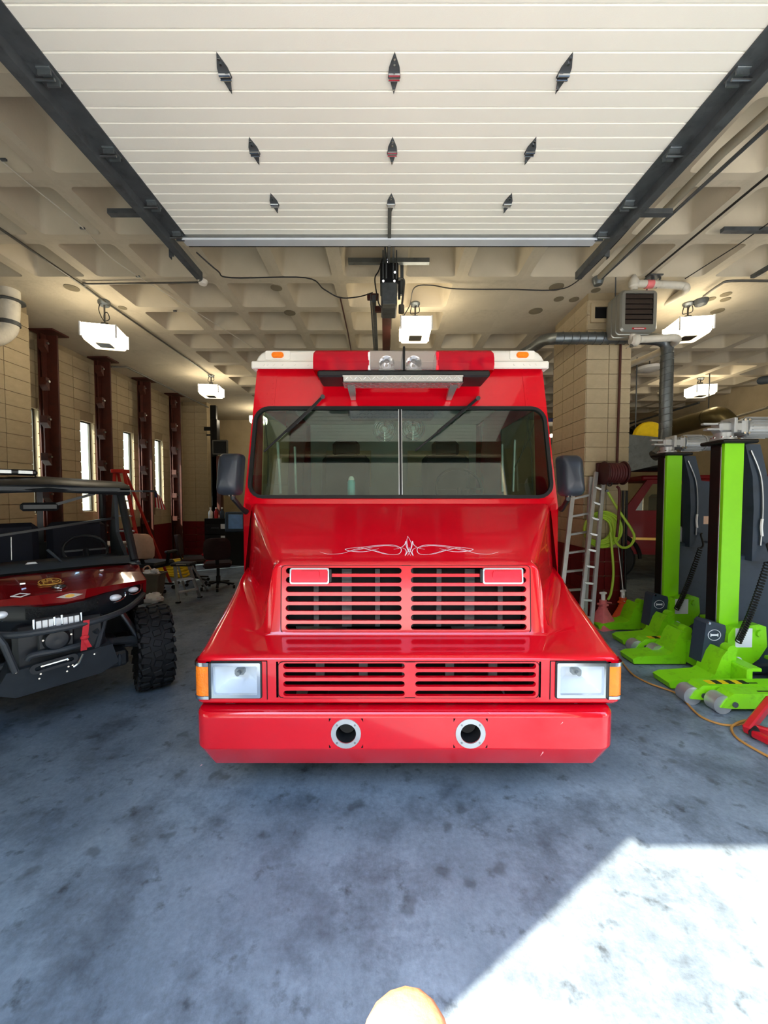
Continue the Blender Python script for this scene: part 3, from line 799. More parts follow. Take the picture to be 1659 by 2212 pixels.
# shell: sides, roof deck, back
m = MB(); zs = [.55, 1.0, 1.62, 2.2, 2.78]
for s in (-1, 1):
    fy = lambda z: cabY(z) if z > 1.6 else 2.985
    def sheet(y0, y1, zz): m.loft([[V((X0+s*hw(z), max(y0, fy(z)), z)) for z in zz], [V((X0+s*hw(z), y1, z)) for z in zz]])
    sheet(2.9, 8.6, [.55, 1.0, 1.62, 1.70]); sheet(2.9, 8.6, [2.46, 2.78]); sheet(2.9, 3.42, [1.70, 2.1, 2.46]); sheet(4.35, 8.6, [1.70, 2.1, 2.46])
m.add([V((X0-1.22, 8.6, .55)), V((X0+1.22, 8.6, .55)), V((X0+1.18, 8.6, 2.78)), V((X0-1.18, 8.6, 2.78))], [(0, 1, 2, 3)])
m.add([V((X0-1.18, 3.23, 2.77)), V((X0+1.18, 3.23, 2.77)), V((X0+1.18, 8.6, 2.77)), V((X0-1.18, 8.6, 2.77))], [(0, 1, 2, 3)])
m.build('body_shell', 'red_paint', truck)
# cowl between hood and windshield
m = MB(); m.loft([[V((X0+s*1.16, 2.98, 1.652)) for s in (-1, 1)], [V((X0+s*1.2, 3.0, 1.70)) for s in (-1, 1)]]); 
for s in (-1, 1):                         # side cheeks closing hood to body
    m.add([V((X0+s*1.19, 2.9, 1.1)), V((X0+s*1.222, 3.0, 1.1)), V((X0+s*1.222, 3.0, 1.66)), V((X0+s*1.15, 2.96, 1.64))], [(0, 1, 2, 3)])
    m.add([V((X0+s*1.13, 2.12, .62)), V((X0+s*1.2, 3.0, .62)), V((X0+s*1.2, 3.0, 1.15)), V((X0+s*1.13, 2.12, .86))], [(0, 1, 2, 3)])
m.build('cowl', 'red_paint', truck)
# windshield gasket, glass, divider
for s in (-1, 1): one('side_window', 'pane', truck).add([V((X0+s*(hw(z)-.01), y, z)) for y, z in ((3.42, 1.7), (4.35, 1.7), (4.35, 2.46), (3.42, 2.46))]+[V((X0+s*(hw(z)-.014), y, z)) for y, z in ((3.42, 1.7), (4.35, 1.7), (4.35, 2.46), (3.42, 2.46))], [(0, 1, 2, 3), (4, 5, 6, 7), (0, 1, 5, 4), (1, 2, 6, 5), (2, 3, 7, 6), (3, 0, 4, 7)])
m = MB(); m.ring(ws_outline(-.006), ws_outline(.02), FC, -.02, .012); m.build('windshield_gasket', 'black_rubber', truck)
o_ = ws_outline(-.002)
def half(sgn):
    pts = [(max(u, .012) if sgn > 0 else min(u, -.012), v) for u, v in o_]
    out = []
    for q in pts:
        if not out or abs(q[0]-out[-1][0])+abs(q[1]-out[-1][1]) > 1e-5: out.append(q)
    return out
for s in (-1, 1): one('windshield', 'windshield_glass', truck).prism(half(s), FC, -.004, .0)
m = MB(); a, b_ = cab(0, 1.715), cab(0, 2.415); m.bar(a, b_, .026, .03, .004, up=cN); m.build('windshield_divider', 'black_rubber', truck)
m = MB(); m.bar(cab(.012, 1.72, .014), cab(.012, 2.41, .014), .006, .004, up=cN); m.bar(cab(-.012, 1.72, .014), cab(-.012, 2.41, .014), .006, .004, up=cN); m.build('divider_trim', 'aluminium', truck)
# --- white roof cap
def roof_out(y, w_, zt):
    pts = []
    r = .11
    for u, z in [(-w_, 2.765), (-w_, 2.80)]: pts.append((u, z))
    for i in range(6):
        a = PI/2*i/5; pts.append((-w_+r-r*math.cos(a)+.012, zt-r+r*math.sin(a)+0))
    mid_ = list(pts)
    return [V((X0+u, y, z)) for u, z in pts]+[V((X0-u, y, z)) for u, z in reversed(pts)]
m = MB(); rws = []
for y, w_, zt in ((3.165, 1.185, 2.865), (3.172, 1.185, 2.885), (3.19, 1.185, 2.90), (3.25, 1.187, 2.91), (4.5, 1.187, 2.925), (8.6, 1.187, 2.92)): rws.append(roof_out(y, w_, zt))
m.loft(rws); n = len(rws[0]); m.f.append(tuple(range(n))); m.f.append(tuple(len(m.v)-n+i for i in range(n)))
roofc = m.build('roof_cap', 'white_paint', truck, angle=40)
m = MB(); m.box((X0, 3.155, 2.772), (2.40, .03, .058), .008); m.box((X0-1.19, 5.9, 2.772), (.03, 5.5, .058), .008); m.box((X0+1.19, 5.9, 2.772), (.03, 5.5, .058), .008); m.build('drip_rail', 'white_paint', roofc)
m = MB()
for u in (-1.1, -1.07, -1.02, -.95, -.85, -.74, .74, .92, 1.0, 1.05, 1.1): m.cyl((X0+u, 3.14, 2.772), (X0+u, 3.133, 2.772), .009, n=8)
m.build('rivet', 'white_paint', roofc)
for s in (-1, 1):
    c = V((X0+s*.99, 3.165, 2.853)); F = frame(c, (1, 0, 0), (0, -1, 0))
    one('marker_base', 'white_paint', roofc).prism(rr(.2, .07, .01, 2), F, -.06, .006)
    g = MB(); g.prism(rr(.098, .046, .022, 4), F, 0, .014); g.prism(rr(.085, .034, .016, 4), F, .014, .022); g.build('marker_lamp', 'amber_lens', roofc)
# --- light bar on its tread-plate shelf
LBY = 2.98; lx0 = P(680, 790, 2.93).x; lx1 = P(1062, 790, 2.93).x; lc = (lx0+lx1)/2; lh = (lx1-lx0)/2
lb = one('light_bar', 'black_plastic', truck).box((lc, LBY, 2.61), (lh*2-.06, .26, .05), .012)
def red_glass(name, rgb, mixf, rough=.08):
    m_ = bpy.data.materials.new(name); m_.use_nodes = True; MATS[name] = m_; t = m_.node_tree; t.nodes.clear(); L = t.links.new
    o = t.nodes.new('ShaderNodeOutputMaterial'); tr = t.nodes.new('ShaderNodeBsdfTransparent'); gl = t.nodes.new('ShaderNodeBsdfPrincipled')
    nz = t.nodes.new('ShaderNodeTexNoise'); nz.inputs['Scale'].default_value = 20; cr = t.nodes.new('ShaderNodeValToRGB'); c = lin(rgb)
    cr.color_ramp.elements[0].color = tuple(x*.9 for x in c)+(1,); cr.color_ramp.elements[1].color = c+(1,); L(nz.outputs['Fac'], cr.inputs[0]); L(cr.outputs[0], gl.inputs['Base Color']); L(cr.outputs[0], tr.inputs[0])
    gl.inputs['Roughness'].default_value = rough
    mx = t.nodes.new('ShaderNodeMixShader'); mx.inputs[0].default_value = mixf; L(tr.outputs[0], mx.inputs[1]); L(gl.outputs[0], mx.inputs[2]); L(mx.outputs[0], o.inputs[0])
red_glass('dome_red', (235, 40, 70), .3); red_glass('dome_clear', (236, 230, 228), .16)
def dome(xa, xb, mm, e0, e1):
    prof_ = [(-.125, 2.635), (-.132, 2.68), (-.128, 2.73), (-.11, 2.77), (-.07, 2.797), (0, 2.805), (.07, 2.797), (.11, 2.77), (.13, 2.72), (.125, 2.635)]
    g = MB(); xs = [xa, xa+.015, xb-.015, xb]; rws = []
    for i, x in enumerate(xs):
        k = .94 if (i == 0 and e0) or (i == 3 and e1) else 1.
        rws.append([V((x, LBY+y*k, 2.635+(z-2.635)*k)) for y, z in prof_])
    g.loft(rws); nn = len(prof_)
    if e0: g.f.append(tuple(range(nn)))
    if e1: g.f.append(tuple(3*nn+i for i in range(nn)))
    return g.build('light_dome', mm, lb)
xr0 = P(798, 790, 2.93).x; xr1 = P(942, 790, 2.93).x
dome(lx0, xr0, 'dome_red', True, False); dome(xr0+.001, xr1-.001, 'dome_clear', False, False); dome(xr1, lx1, 'dome_red', False, True)
one('dome_band', 'black_plastic', lb).box((P(872, 790, 2.9).x, LBY, 2.72), (.016, .275, .175), .01)
one('dome_band', 'white_plastic', lb).box((xr0, LBY-.03, 2.70), (.016, .2, .13), .004)
one('dome_band', 'red_lens', lb).box((xr1, LBY-.03, 2.70), (.022, .2, .13), .004)
for px_ in (835, 893):
    c = V((P(px_, 790, 2.96).x, LBY-.02, 2.705)); g = MB(); g.lathe([(.012, 0), (.04, .02), (.058, .05), (.06, .055), (.05, .05), (.012, .012)], c+V((0, .02, 0)), (.0, -1, 0), 16); g.build('flood_lamp', 'chrome', lb)
    one('flood_base', 'steel', lb).box(c-V((0, 0, .055)), (.12, .1, .02), .004)
for px_ in (715, 757, 987, 1030):
    c = V((P(px_, 790, 2.96).x, LBY, 2.64)); g = MB(); g.cyl(c, c+V((0, 0, .05)), .05, n=14); g.box(c+V((0, .02, .09)), (.07, .012, .09), .004); g.build('rotator', 'red_lens', lb)
    one('rotator_mirror', 'chrome', lb).box(c+V((.03, .0, .085)), (.012, .07, .08), .003, Matrix.Rotation(.5, 3, 'Z'))
mat('tread_plate', (186, 184, 182), .34, .85, .06, 10)
sx0 = P(740, 820, 2.85).x; sx1 = P(1001, 820, 2.85).x; sc_ = (sx0+sx1)/2; sw = sx1-sx0
g = MB(); g.box((sc_, 2.853, 2.573), (sw, .006, .058)); g.box((sc_, 2.925, 2.546), (sw, .15, .006)); g.box((sx0+.003, 2.925, 2.565), (.006, .15, .04)); g.box((sx1-.003, 2.925, 2.565), (.006, .15, .04))
shelf = g.build('tread_plate_shelf', 'tread_plate', truck)
g = MB()
for i in range(26):
    for j in range(3):
        a = PI/4*(1 if (i+j) % 2 else -1); c = V((sx0+.03+i*(sw-.06)/25, 2.868+j*.05, 2.5425)); g.box(c, (.034, .007, .003), .001, Matrix.Rotation(a, 3, 'Z'))
    a = PI/4*(1 if i % 2 else -1); g.box((sx0+.03+i*(sw-.06)/25, 2.8495, 2.574), (.034, .003, .007), .001, Matrix.Rotation(a, 3, 'Y'))
g.build('tread_lug', 'chrome', shelf)
for s in (-1, 1):
    x = sc_+s*(sw/2-.055); g = MB(); g.add([V((x-.03, 2.9, 2.545)), V((x+.03, 2.9, 2.545)), V((x+.03, 3.0, 2.545)), V((x-.03, 3.0, 2.545)), V((x-.02, cabY(2.5)-.012, 2.49)), V((x+.02, cabY(2.5)-.012, 2.49)), V((x+.02, cabY(2.5), 2.52)), V((x-.02, cabY(2.5), 2.52))],
        [(0, 1, 2, 3), (4, 5, 6, 7), (0, 1, 5, 4), (1, 2, 6, 5), (2, 3, 7, 6), (3, 0, 4, 7)]); g.build('shelf_leg', 'tread_plate', shelf)
# --- wipers
for (ax, ay), (bx, by), (mx_, my) in (((697, 857), (570, 976), (640, 915)), ((1033, 860), (897, 974), (965, 917))):
    def fc(px, py, n):
        d = ray(px, py); o = V((0, 0, CAMZ)); p0 = cab(0, 2.0, n); t = (p0-o).dot(cN)/d.dot(cN); return o+d*t
    A, B, C_ = fc(ax, ay, .03), fc(bx, by, .022), fc(mx_, my, .035)
    g = MB(); g.cyl(fc(ax, ay, -.005), fc(ax, ay, .045), .018, n=12); g.bar(A, C_, .022, .014, .003, up=cN); wp = g.build('wiper_arm', 'black_plastic', truck)
    D = A+(B-A)*.32
    g = MB(); g.bar(D+(A-D).normalized()*.02+cN*.0, B, .013, .018, .003, up=cN); g.bar(C_+(D-C_)*.25, C_+(B-C_)*.3, .02, .024, .004, up=cN); g.build('wiper_blade', 'black_rubber', wp)
# --- mirrors
mat('mirror_shell', (38, 42, 50), .32, 0, .08, 8)
for s, (x0, x1, y0, y1), arm in ((-1, (472, 522, 979, 1070), (532, 1106)), (1, (1208, 1259, 983, 1072), (1212, 1100))):
    Y = 2.72; a = P(x0, y1, Y); b_ = P(x1, y0, Y); c = (a+b_)/2; wd, ht = b_.x-a.x, b_.z-a.z
    F = frame(c, (1, 0, 0), (0, -1, 0)); sk = -s*.05
    g = MB(); rws = []
    for k_, dp in ((1., -.06), (1., -.02), (.97, .02), (.86, .05), (.6, .068), (.25, .075)):
        rws.append([F(u*k_+sk*(v/ht)*.5, v*(k_ if k_ == 1 else k_*.5+.5*(k_)), dp) for u, v in rr(wd*.94, ht, .035, 4)])
    g.loft(rws, True); nn = len(rws[0]); g.f += [tuple(range(nn)), tuple(len(g.v)-nn+i for i in range(nn))]
    mr = g.build('side_mirror', 'mirror_shell', truck, angle=60)
    g = MB(); base = P(arm[0], arm[1], 2.9); lowp = F(-s*.01, -ht/2+.01, -.02)
    g.tube([lowp+V((0, 0, .02)), lowp-V((0, 0, .03)), lerp(lowp, base, .6)-V((0, 0, .02)), base], [.02, .018, .016, .022], 10); g.build('mirror_arm', 'black_plastic', mr)
    g = MB(); [g.cyl(lowp+V((.012*q, -.02, -.012)), lowp+V((.012*q, -.035, -.012)), .006, n=8) for q in (-1, 1)]; g.build('bolt', 'chrome', mr)
# --- cab interior
mat('cab_grey', (176, 180, 172), .7, 0, .06, 4); mat('cab_tan', (176, 160, 128), .7, 0, .06, 4); mat('cab_dark', (34, 38, 40), .8, 0, .1, 8)
g = MB(); g.box((X0, 5.4, 1.9), (2.3, .04, 1.7)); g.build('bulkhead', 'cab_grey', truck)
g = MB(); g.box((X0-.62, 5.36, 2.1), (.62, .02, .5), .006); g.box((X0+.62, 5.36, 2.1), (.85, .02, .5), .006); g.build('bulkhead_panel', 'cab_tan', truck)
g = MB(); g.box((X0, 4.4, 1.1), (2.38, 2.0, .05)); g.build('cab_floor', 'cab_dark', truck)
g = MB(); g.box((X0, 4.4, 2.73), (2.34, 2.2, .03)); g.build('headliner', 'cab_grey', truck)
g = MB(); g.box((X0, 3.22, 1.60), (2.36, .4, .16), .03); g.box((X0+.55, 3.2, 1.70), (.5, .26, .06), .03); dash = g.build('dashboard', 'cab_dark', truck)
for s in (-1, 1):
    x = X0+s*.55
    g = MB(); g.box((x, 4.25, 1.86), (.52, .14, .62), .05, Matrix.Rotation(-.15, 3, 'X')); g.box((x, 3.98, 1.5), (.52, .5, .14), .05); g.box((x, 4.3, 2.24), (.3, .1, .18), .04); g.box((x, 4.1, 1.28), (.3, .3, .36)); g.build('seat', 'cab_dark', truck)
g = MB(); c = V((X0+.55, 3.5, 1.78)); g.tube([c+V((.21*math.cos(a), .09*math.sin(a), .19*math.sin(a))) for a in [2*PI*i/24 for i in range(24)]], .013, 8, closed=True); g.bar(c-V((.2, 0, 0)), c+V((.2, 0, 0)), .03, .012); g.cyl(c, c+V((0, -.16, -.2)), .025, n=10); g.build('steering_wheel', 'black_plastic', truck)
for px0, py0, px1, py1, Y in ((600, 955, 606, 1066, 3.6), (637, 965, 640, 1066, 3.9), (1112, 950, 1108, 1062, 3.9), (1085, 960, 1085, 1062, 4.3)):
    one('grab_rail', 'aluminium', truck).cyl(P(px0, py0, Y), P(px1, py1, Y), .013, n=10)
for px0, py0, px1, py1, Y in ((1142, 900, 1120, 1000, 3.5), (1160, 896, 1112, 1010, 3.5), (1138, 905, 1150, 1060, 3.5), (572, 905, 578, 1050, 3.45)):
    one('cab_cable', 'conduit', truck).tube(smooth_path([P(px0, py0, Y), P((px0+px1)/2+4, (py0+py1)/2, Y), P(px1, py1, Y)]), .005, 6)
g = MB(); g.box(P(845, 895, 3.3), (.72, .14, .09), .02); g.build('overhead_console', 'black_plastic', truck)
for px, py in ((831, 928), (892, 926)):
    c = P(px, py, 3.36); F = frame(c, (1, 0, 0), (0, -1, .1)); g = MB()
    for r_ in (.022, .045, .066, .085, .1): g.tube([F(u, v, .02-.3*r_*r_/.1) for u, v in circ(r_, 24)], .003, 5, closed=True)
    for a in range(8): g.tube([F(.02*math.cos(a*PI/4), .02*math.sin(a*PI/4), .02), F(.1*math.cos(a*PI/4), .1*math.sin(a*PI/4), -.01)], .0025, 5)
    fn = g.build('cab_fan', 'chrome', truck)
    g = MB()
    for q in range(4):
        a = q*PI/2+.4; g.prism([(.01*math.cos(a), .01*math.sin(a)), (.085*math.cos(a-.3), .085*math.sin(a-.3)), (.09*math.cos(a+.25), .09*math.sin(a+.25)), (.05*math.cos(a+.5), .05*math.sin(a+.5))], F, -.02, -.016)
    g.cyl(F(0, 0, -.05), F(0, 0, .015), .026, n=12); g.build('fan_blade', 'aluminium', fn)
    one('fan_mount', 'black_plastic', fn).cyl(F(0, .02, -.04), F(0, .15, -.04), .012, n=8)
# wheels (mostly hidden under the body)
for s in (-1, 1):
    for y in (2.75, 7.0):
        c = V((X0+s*.95, y, .42)); g = MB(); g.lathe([(.24, -.12), (.36, -.125), (.41, -.1), (.42, -.05), (.42, .05), (.41, .1), (.36, .125), (.24, .12)], c, (1, 0, 0), 32); wh = g.build('wheel', 'black_rubber', truck)
        g = MB(); g.lathe([(.02, -.06), (.12, -.06), (.2, .02), (.245, .1), (.245, -.1)], c, (s, 0, 0), 24); g.build('rim', 'steel', wh)
g = MB(); g.box((X0, 5.3, .5), (.9, 6.2, .16)); g.box((X0, 2.75, .42), (1.8, .12, .12)); g.box((X0, 7.0, .42), (1.8, .14, .14)); g.box((X0-.55, 2.32, .42), (.1, .5, .16)); g.box((X0+.55, 2.32, .42), (.1, .5, .16)); g.build('chassis', 'dark_void', truck)
# spray bottle standing on the dashboard behind the glass
b = thing('spray_can', 'pale blue aerosol can standing on the truck dashboard behind the windshield', 'can', P(759, 1068, 3.12))
c = P(759, 1068, 3.12); c.z = 1.681
mat('can_blue', (120, 190, 200), .35, .2, .05, 9)
g = MB(); g.lathe([(.001, 0), (.03, 0), (.031, .004), (.031, .145), (.024, .16), (.012, .163)], c, (0, 0, 1), 18); g.build('can_body', 'can_blue', b)
g = MB(); g.lathe([(.024, 0), (.024, .012), (.014, .03), (.002, .032)], c+V((0, 0, .16)), (0, 0, 1), 14); g.build('cap', 'white_plastic', b)
b.location = c; 
for ch in b.children: ch.matrix_parent_inverse = Matrix.Translation(c).inverted()
# ================================================================== LAMPS, CEILING SERVICES
mat('lamp_lens', (255, 246, 224), .4, 0, .02, 6, emit=((255, 240, 210), LAMP_POWER))
mat('lamp_bottom', (255, 244, 214), .4, 0, .02, 6, emit=((255, 236, 196), LAMP_POWER*.12))
def ceiling_lamp(loc, label, rot=0.):
    t = thing('ceiling_lamp', label, 'lamp', loc, rot, 'glowing box lamps hung from the waffle ceiling', world=False)
    w_ = .215; z0, z1 = -.12, .09
    g = MB()
    rws = []
    for s_, z in ((w_*.98, z1), (w_, z1-.02), (w_*.96, z0+.03), (w_*.9, z0)): rws.append([V((u, v, z)) for u, v in rr(2*s_, 2*s_, .03, 3)])
    g.loft(rws, True); n = len(rws[0]); g.f.append(tuple(range(n)))
    g.build('lens', 'lamp_lens', t)
    g = MB(); g.prism(rr(w_*1.8, w_*1.8, .03, 3), lambda u, v, q: V((u, v, z0-q)), -.001, .006); lo = g.build('bottom_lens', 'lamp_bottom', t)
    g = MB(); g.prism(rr(.18, .18, .02, 3), lambda u, v, q: V((u, v, z0-.006-q)), 0, .006); g.build('ballast_plate', 'steel', t)
    for sx, sy in ((1, 1), (-1, 1), (-1, -1), (1, -1)): one('corner_post', 'white_plastic', t).box((sx*w_, sy*w_, (z0+z1)/2+.02), (.022, .022, z1-z0-.02), .005)
    top = CEIL-loc[2]
    g = MB(); g.box((0, 0, z1+.012), (.3, .3, .03), .006); g.cyl((0, 0, z1+.02), (0, 0, top), .012, n=8); g.box((0, 0, z1+.06), (.08, .04, .08)); g.build('stem', 'conduit', t)
    g = MB(); g.lathe([(.07, 0), (.07, .02), (.05, .045), (.01, .05)], V((0, 0, top)), (0, 0, -1), 14); g.build('ceiling_box', 'galvanised', t)
    pts = smooth_path([V((-.05, 0, top-.04)), V((-.07, 0, top-.14)), V((-.02, .02, z1+.14)), V((.06, 0, z1+.16)), V((.04, -.02, z1+.24)), V((.0, -.02, z1+.2)), V((.0, 0, z1+.06))], 5)
    g = MB(); g.tube(pts, .006, 6); g.build('flex_cord', 'cable_black', t)
    return t
ceiling_lamp((-3.98, 5.58, 4.0), 'glowing box lamp hanging near the left block pier above the off-road vehicle', .25)
ceiling_lamp((-3.95, 8.9, 4.14), 'small glowing box lamp farther back on the left, above the black-framed monitor', .1)
ceiling_lamp((.45, 5.65, 4.13), 'glowing box lamp hanging behind the door opener above the truck roof')
ceiling_lamp((4.38, 5.65, 4.13), 'glowing box lamp hanging beside the silver unit heater', -.15)
ceiling_lamp((7.4, 9.1, 4.2), 'glowing box lamp farthest right, beyond the spiral vent pipe', -.1)
ceiling_lamp((.45, 9.3, 4.13), 'added glowing box lamp over the rear of the truck, hidden by its roof')  # added out of sight to light the deeper part of the bay
ceiling_lamp((-3.95, 12.2, 4.14), 'added unseen glowing box lamp at the very back on the left')  # added fixture, never in view, brightens the back of the bay
# ---- conduits
def pipe(name, label, cat, pts, r, m='conduit', n=8, group=None, k=0):
    g = MB(); g.tube(smooth_path(pts, k) if k else pts, r, n); o = g.build(name, m); tag(o, label, cat, group); return o
zc = CEIL-.03
def cpt(px, py, z=zc): return PZ(px, py, z)
cd = pipe('conduit', 'long dark conduit on the left ceiling feeding the box lamps', 'conduit', [cpt(-20, 480), cpt(180, 617), cpt(225, 650), cpt(462, 815)], .014)
m = MB(); m.tube(smooth_path([cpt(183, 618), cpt(186, 612), cpt(200, 613), cpt(420, 610), cpt(430, 608), cpt(436, 602)], 4), .011, 8); m.build('conduit_branch', 'conduit', cd)
m = MB(); c = cpt(438, 606, CEIL); m.lathe([(.06, 0), (.06, .02), (.045, .05), (.01, .055)], c, (0, 0, -1), 16); m.build('junction_box', 'white_paint', cd)
m = MB(); c = cpt(225, 652, CEIL); m.lathe([(.08, 0), (.08, .03), (.06, .06), (.01, .065)], c, (0, 0, -1), 16); m.build('junction_box', 'galvanised', cd)
w1 = pipe('ceiling_cable', 'thin pale cable strung in hooks across the left coffers', 'cable', [cpt(0, 345, CEIL-.02), cpt(60, 395, CEIL-.02), cpt(180, 493, CEIL-.02), cpt(230, 548, CEIL-.02), cpt(300, 598, CEIL-.02), cpt(450, 690, CEIL-.02), cpt(560, 760, CEIL-.02)], .006, 'pipe_white', 6, k=5)
for x, y in ((8, 345), (178, 493), (298, 597), (378, 672)): one('cable_clip', 'dark_steel', w1).box(cpt(x, y, CEIL-.015), (.05, .02, .02), .004)
pipe('ceiling_pipe', 'straight grey sprinkler pipe along the upper left wall ceiling', 'pipe', [PX(240, 792, -5.2), PX(272, 792, -5.1), PX(450, 880, -4.85)], .02, 'conduit')
mat('track_rail_tan', (140, 132, 112), .7, 0, .1, 6)
# pipes on the right side of the door
r1 = pipe('ceiling_pipe', 'fat tan pipe running beside the right door track to the ceiling', 'pipe', [PZ(1680, 225, 4.36), PZ(1560, 330, 4.38), PZ(1296, 598, 4.42)], .035, 'track_rail_tan', 12)
m = MB(); a, b_ = PZ(1690, 245, 4.33), PZ(1300, 601, 4.40); m.tube([a, b_], .016, 8); m.build('strut', 'dark_steel', r1)
m = MB(); c = PZ(1292, 600, CEIL); m.lathe([(.07, 0), (.07, .03), (.05, .09), (.01, .1)], c, (0, 0, -1), 16); m.build('junction_box', 'galvanised', r1)
pipe('ceiling_rod', 'thin black rod slanting across the right-hand coffers', 'rod', [PZ(1670, 370, 4.42), PZ(1395, 598, 4.4)], .011, 'cable_black')
pipe('ceiling_cable', 'thin dark wire beside the right door track, sagging towards the opener', 'cable', [PZ(1650, 165, 4.2), PZ(1570, 250, 4.28), PZ(1430, 405, 4.3), PZ(1340, 515, 4.36), PZ(1250, 605, 4.42), PZ(1200, 626, 4.44), PZ(1100, 625, 4.44), PZ(985, 624, 4.45), PZ(930, 616, 4.44), PZ(895, 622, 4.4), PZ(885, 660, 4.4), PZ(870, 685, 4.38)], .007, 'cable_black', 6, k=6)
pipe('ceiling_cable', 'dark wire looping from the left track end to the opener', 'cable', [P(424, 545, 3.85), P(470, 585, 4.0), P(500, 600, 4.1), P(660, 600, 4.3), P(700, 625, 4.5), P(735, 643, 4.6), P(775, 641, 4.7), P(805, 632, 4.75)], .007, 'cable_black', 6, k=6)
pipe('ceiling_cable', 'thin wire at the far upper right running back towards the heater', 'cable', [PZ(1670, 475, 4.45), PZ(1590, 532, 4.45), PZ(1480, 602, 4.45)], .006, 'cable_black', 6)
cr = pipe('conduit', 'dark conduit bending over the right box lamp', 'conduit', smooth_path([PZ(1680, 607, 4.44), PZ(1580, 607, 4.44), PZ(1555, 615, 4.44), PZ(1520, 640, 4.44)], 4), .016)
m = MB(); c = PZ(1514, 648, CEIL); m.lathe([(.09, 0), (.09, .03), (.07, .07), (.02, .09)], c, (0, 0, -1), 16); m.build('junction_box', 'dark_steel', cr)
pipe('ceiling_wire', 'slim hanging wire from ceiling left of the opener rail', 'wire', [PZ(735, 643, 4.45), PZ(752, 720, 4.45), PZ(760, 765, 4.45)], .012, 'rusty_brown', 6)
for px0, px1, py in ((1560, 1680, 497), (1625, 1680, 598)):
    a, b_ = PZ(px0, py, CEIL-.04), PZ(px1, py-(0 if py < 500 else 32), CEIL-.04); o = MB().bar(a, b_, .05, .04).build('strut_channel', 'dark_steel')
    tag(o, 'short brown strut channel on the right coffers, %s' % ('nearer the door track' if py < 500 else 'above the right lamp'), 'strut')
# ---- door opener
OY = 4.35; OX = P(840, 600, 4.5).x
op = thing('door_opener', 'dark grey motorised door opener hanging over the truck with its rail behind', 'door opener', (OX, 4.5, 4.0))
Q = lambda px, py, Y: P(px, py, Y)
def pbox(g, x0, x1, y0, y1, Y, dep, b=.006):
    a = P(x0, y1, Y); c = P(x1, y0, Y); g.box(((a.x+c.x)/2, Y+dep/2, (a.z+c.z)/2), (c.x-a.x, dep, c.z-a.z), b)
g = MB(); pbox(g, 823, 858, 608, 658, 4.45, .35, .015); g.build('motor_housing', 'dark_steel', op)
g = MB(); pbox(g, 827, 855, 648, 657, 4.43, .1, .004); g.build('rating_label', 'galvanised', op)
g = MB(); pbox(g, 821, 861, 566, 612, 4.5, .3, .01); g.build('gear_case', 'black_plastic', op)
g = MB()
for x in (826, 833, 848, 855): pbox(g, x, x+3, 540, 600, 4.4, .02, .002)
g.bar(P(832, 566, 4.45), P(832, 520, 3.75), .02, .04); g.bar(P(850, 566, 4.45), P(850, 520, 3.75), .02, .04); g.build('rail_front', 'dark_steel', op)
g = MB(); g.tube([P(836, 520, 3.58), P(836, 560, 4.3)], .008, 8); g.build('chrome_rod', 'chrome', op)
g = MB(); g.bar(V((P(842, 480, 3.1).x, 3.11, doorz(3.11)-.012)), V((P(841, 530, 3.55).x, 3.56, doorz(3.56)-.03)), .03, .01); g.bar(V((P(841, 530, 3.55).x, 3.56, doorz(3.56)-.03)), P(840, 566, 4.3), .025, .025); g.build('draw_arm', 'galvanised', op)
g = MB(); [g.cyl(P(x, y, 4.4), P(x, y, 4.37), .012, n=8) for x, y in ((828, 607), (852, 607), (853, 588), (839, 566))]; g.build('bolt', 'chrome', op)
g = MB(); g.bar(V((OX-.02, 4.8, P(830, 640, 4.8).z)), V((OX-.02, 9.5, CEIL-.35)), .12, .08); g.build('rail', 'rusty_brown', op)
g = MB(); g.bar(V((OX-.18, 4.85, P(805, 645, 4.85).z)), V((OX-.18, 9.3, CEIL-.3)), .05, .09); g.bar(V((OX-.22, 4.85, P(805, 645, 4.85).z)), V((OX-.22, 9.3, CEIL-.3)), .012, .13); g.build('side_rail', 'dark_steel', op)
g = MB(); pbox(g, 793, 818, 633, 645, 4.85, .06); pbox(g, 810, 846, 660, 673, 4.95, .04); g.build('rail_bracket', 'rusty_brown', op)
g = MB(); g.box((OX-.02, 4.75, (4.15+CEIL)/2), (.05, .05, CEIL-4.15)); g.box((OX, 4.62, CEIL-.03), (.95, .06, .05)); g.box((OX+.16, 4.75, (4.15+CEIL)/2), (.04, .04, CEIL-4.15)); g.build('hanger', 'galvanised', op)
g = MB(); g.tube(smooth_path([P(860, 602, 4.6), P(872, 604, 4.6), P(872, 625, 4.6), P(868, 660, 4.6)], 4), .013, 8); g.cyl(P(867, 660, 4.6), P(867, 676, 4.6), .035, n=12); g.build('conduit_drop', 'conduit', op)
g = MB(); g.tube(smooth_path([P(826, 560, 4.5), P(818, 585, 4.5), P(810, 600, 4.5), P(812, 625, 4.5), P(818, 655, 4.5), P(824, 664, 4.5)], 5), .008, 6); g.build('power_cord', 'cable_black', op)
g = MB(); pbox(g, 860, 865, 605, 645, 4.5, .03, .003); g.build('limit_lever', 'black_plastic', op)
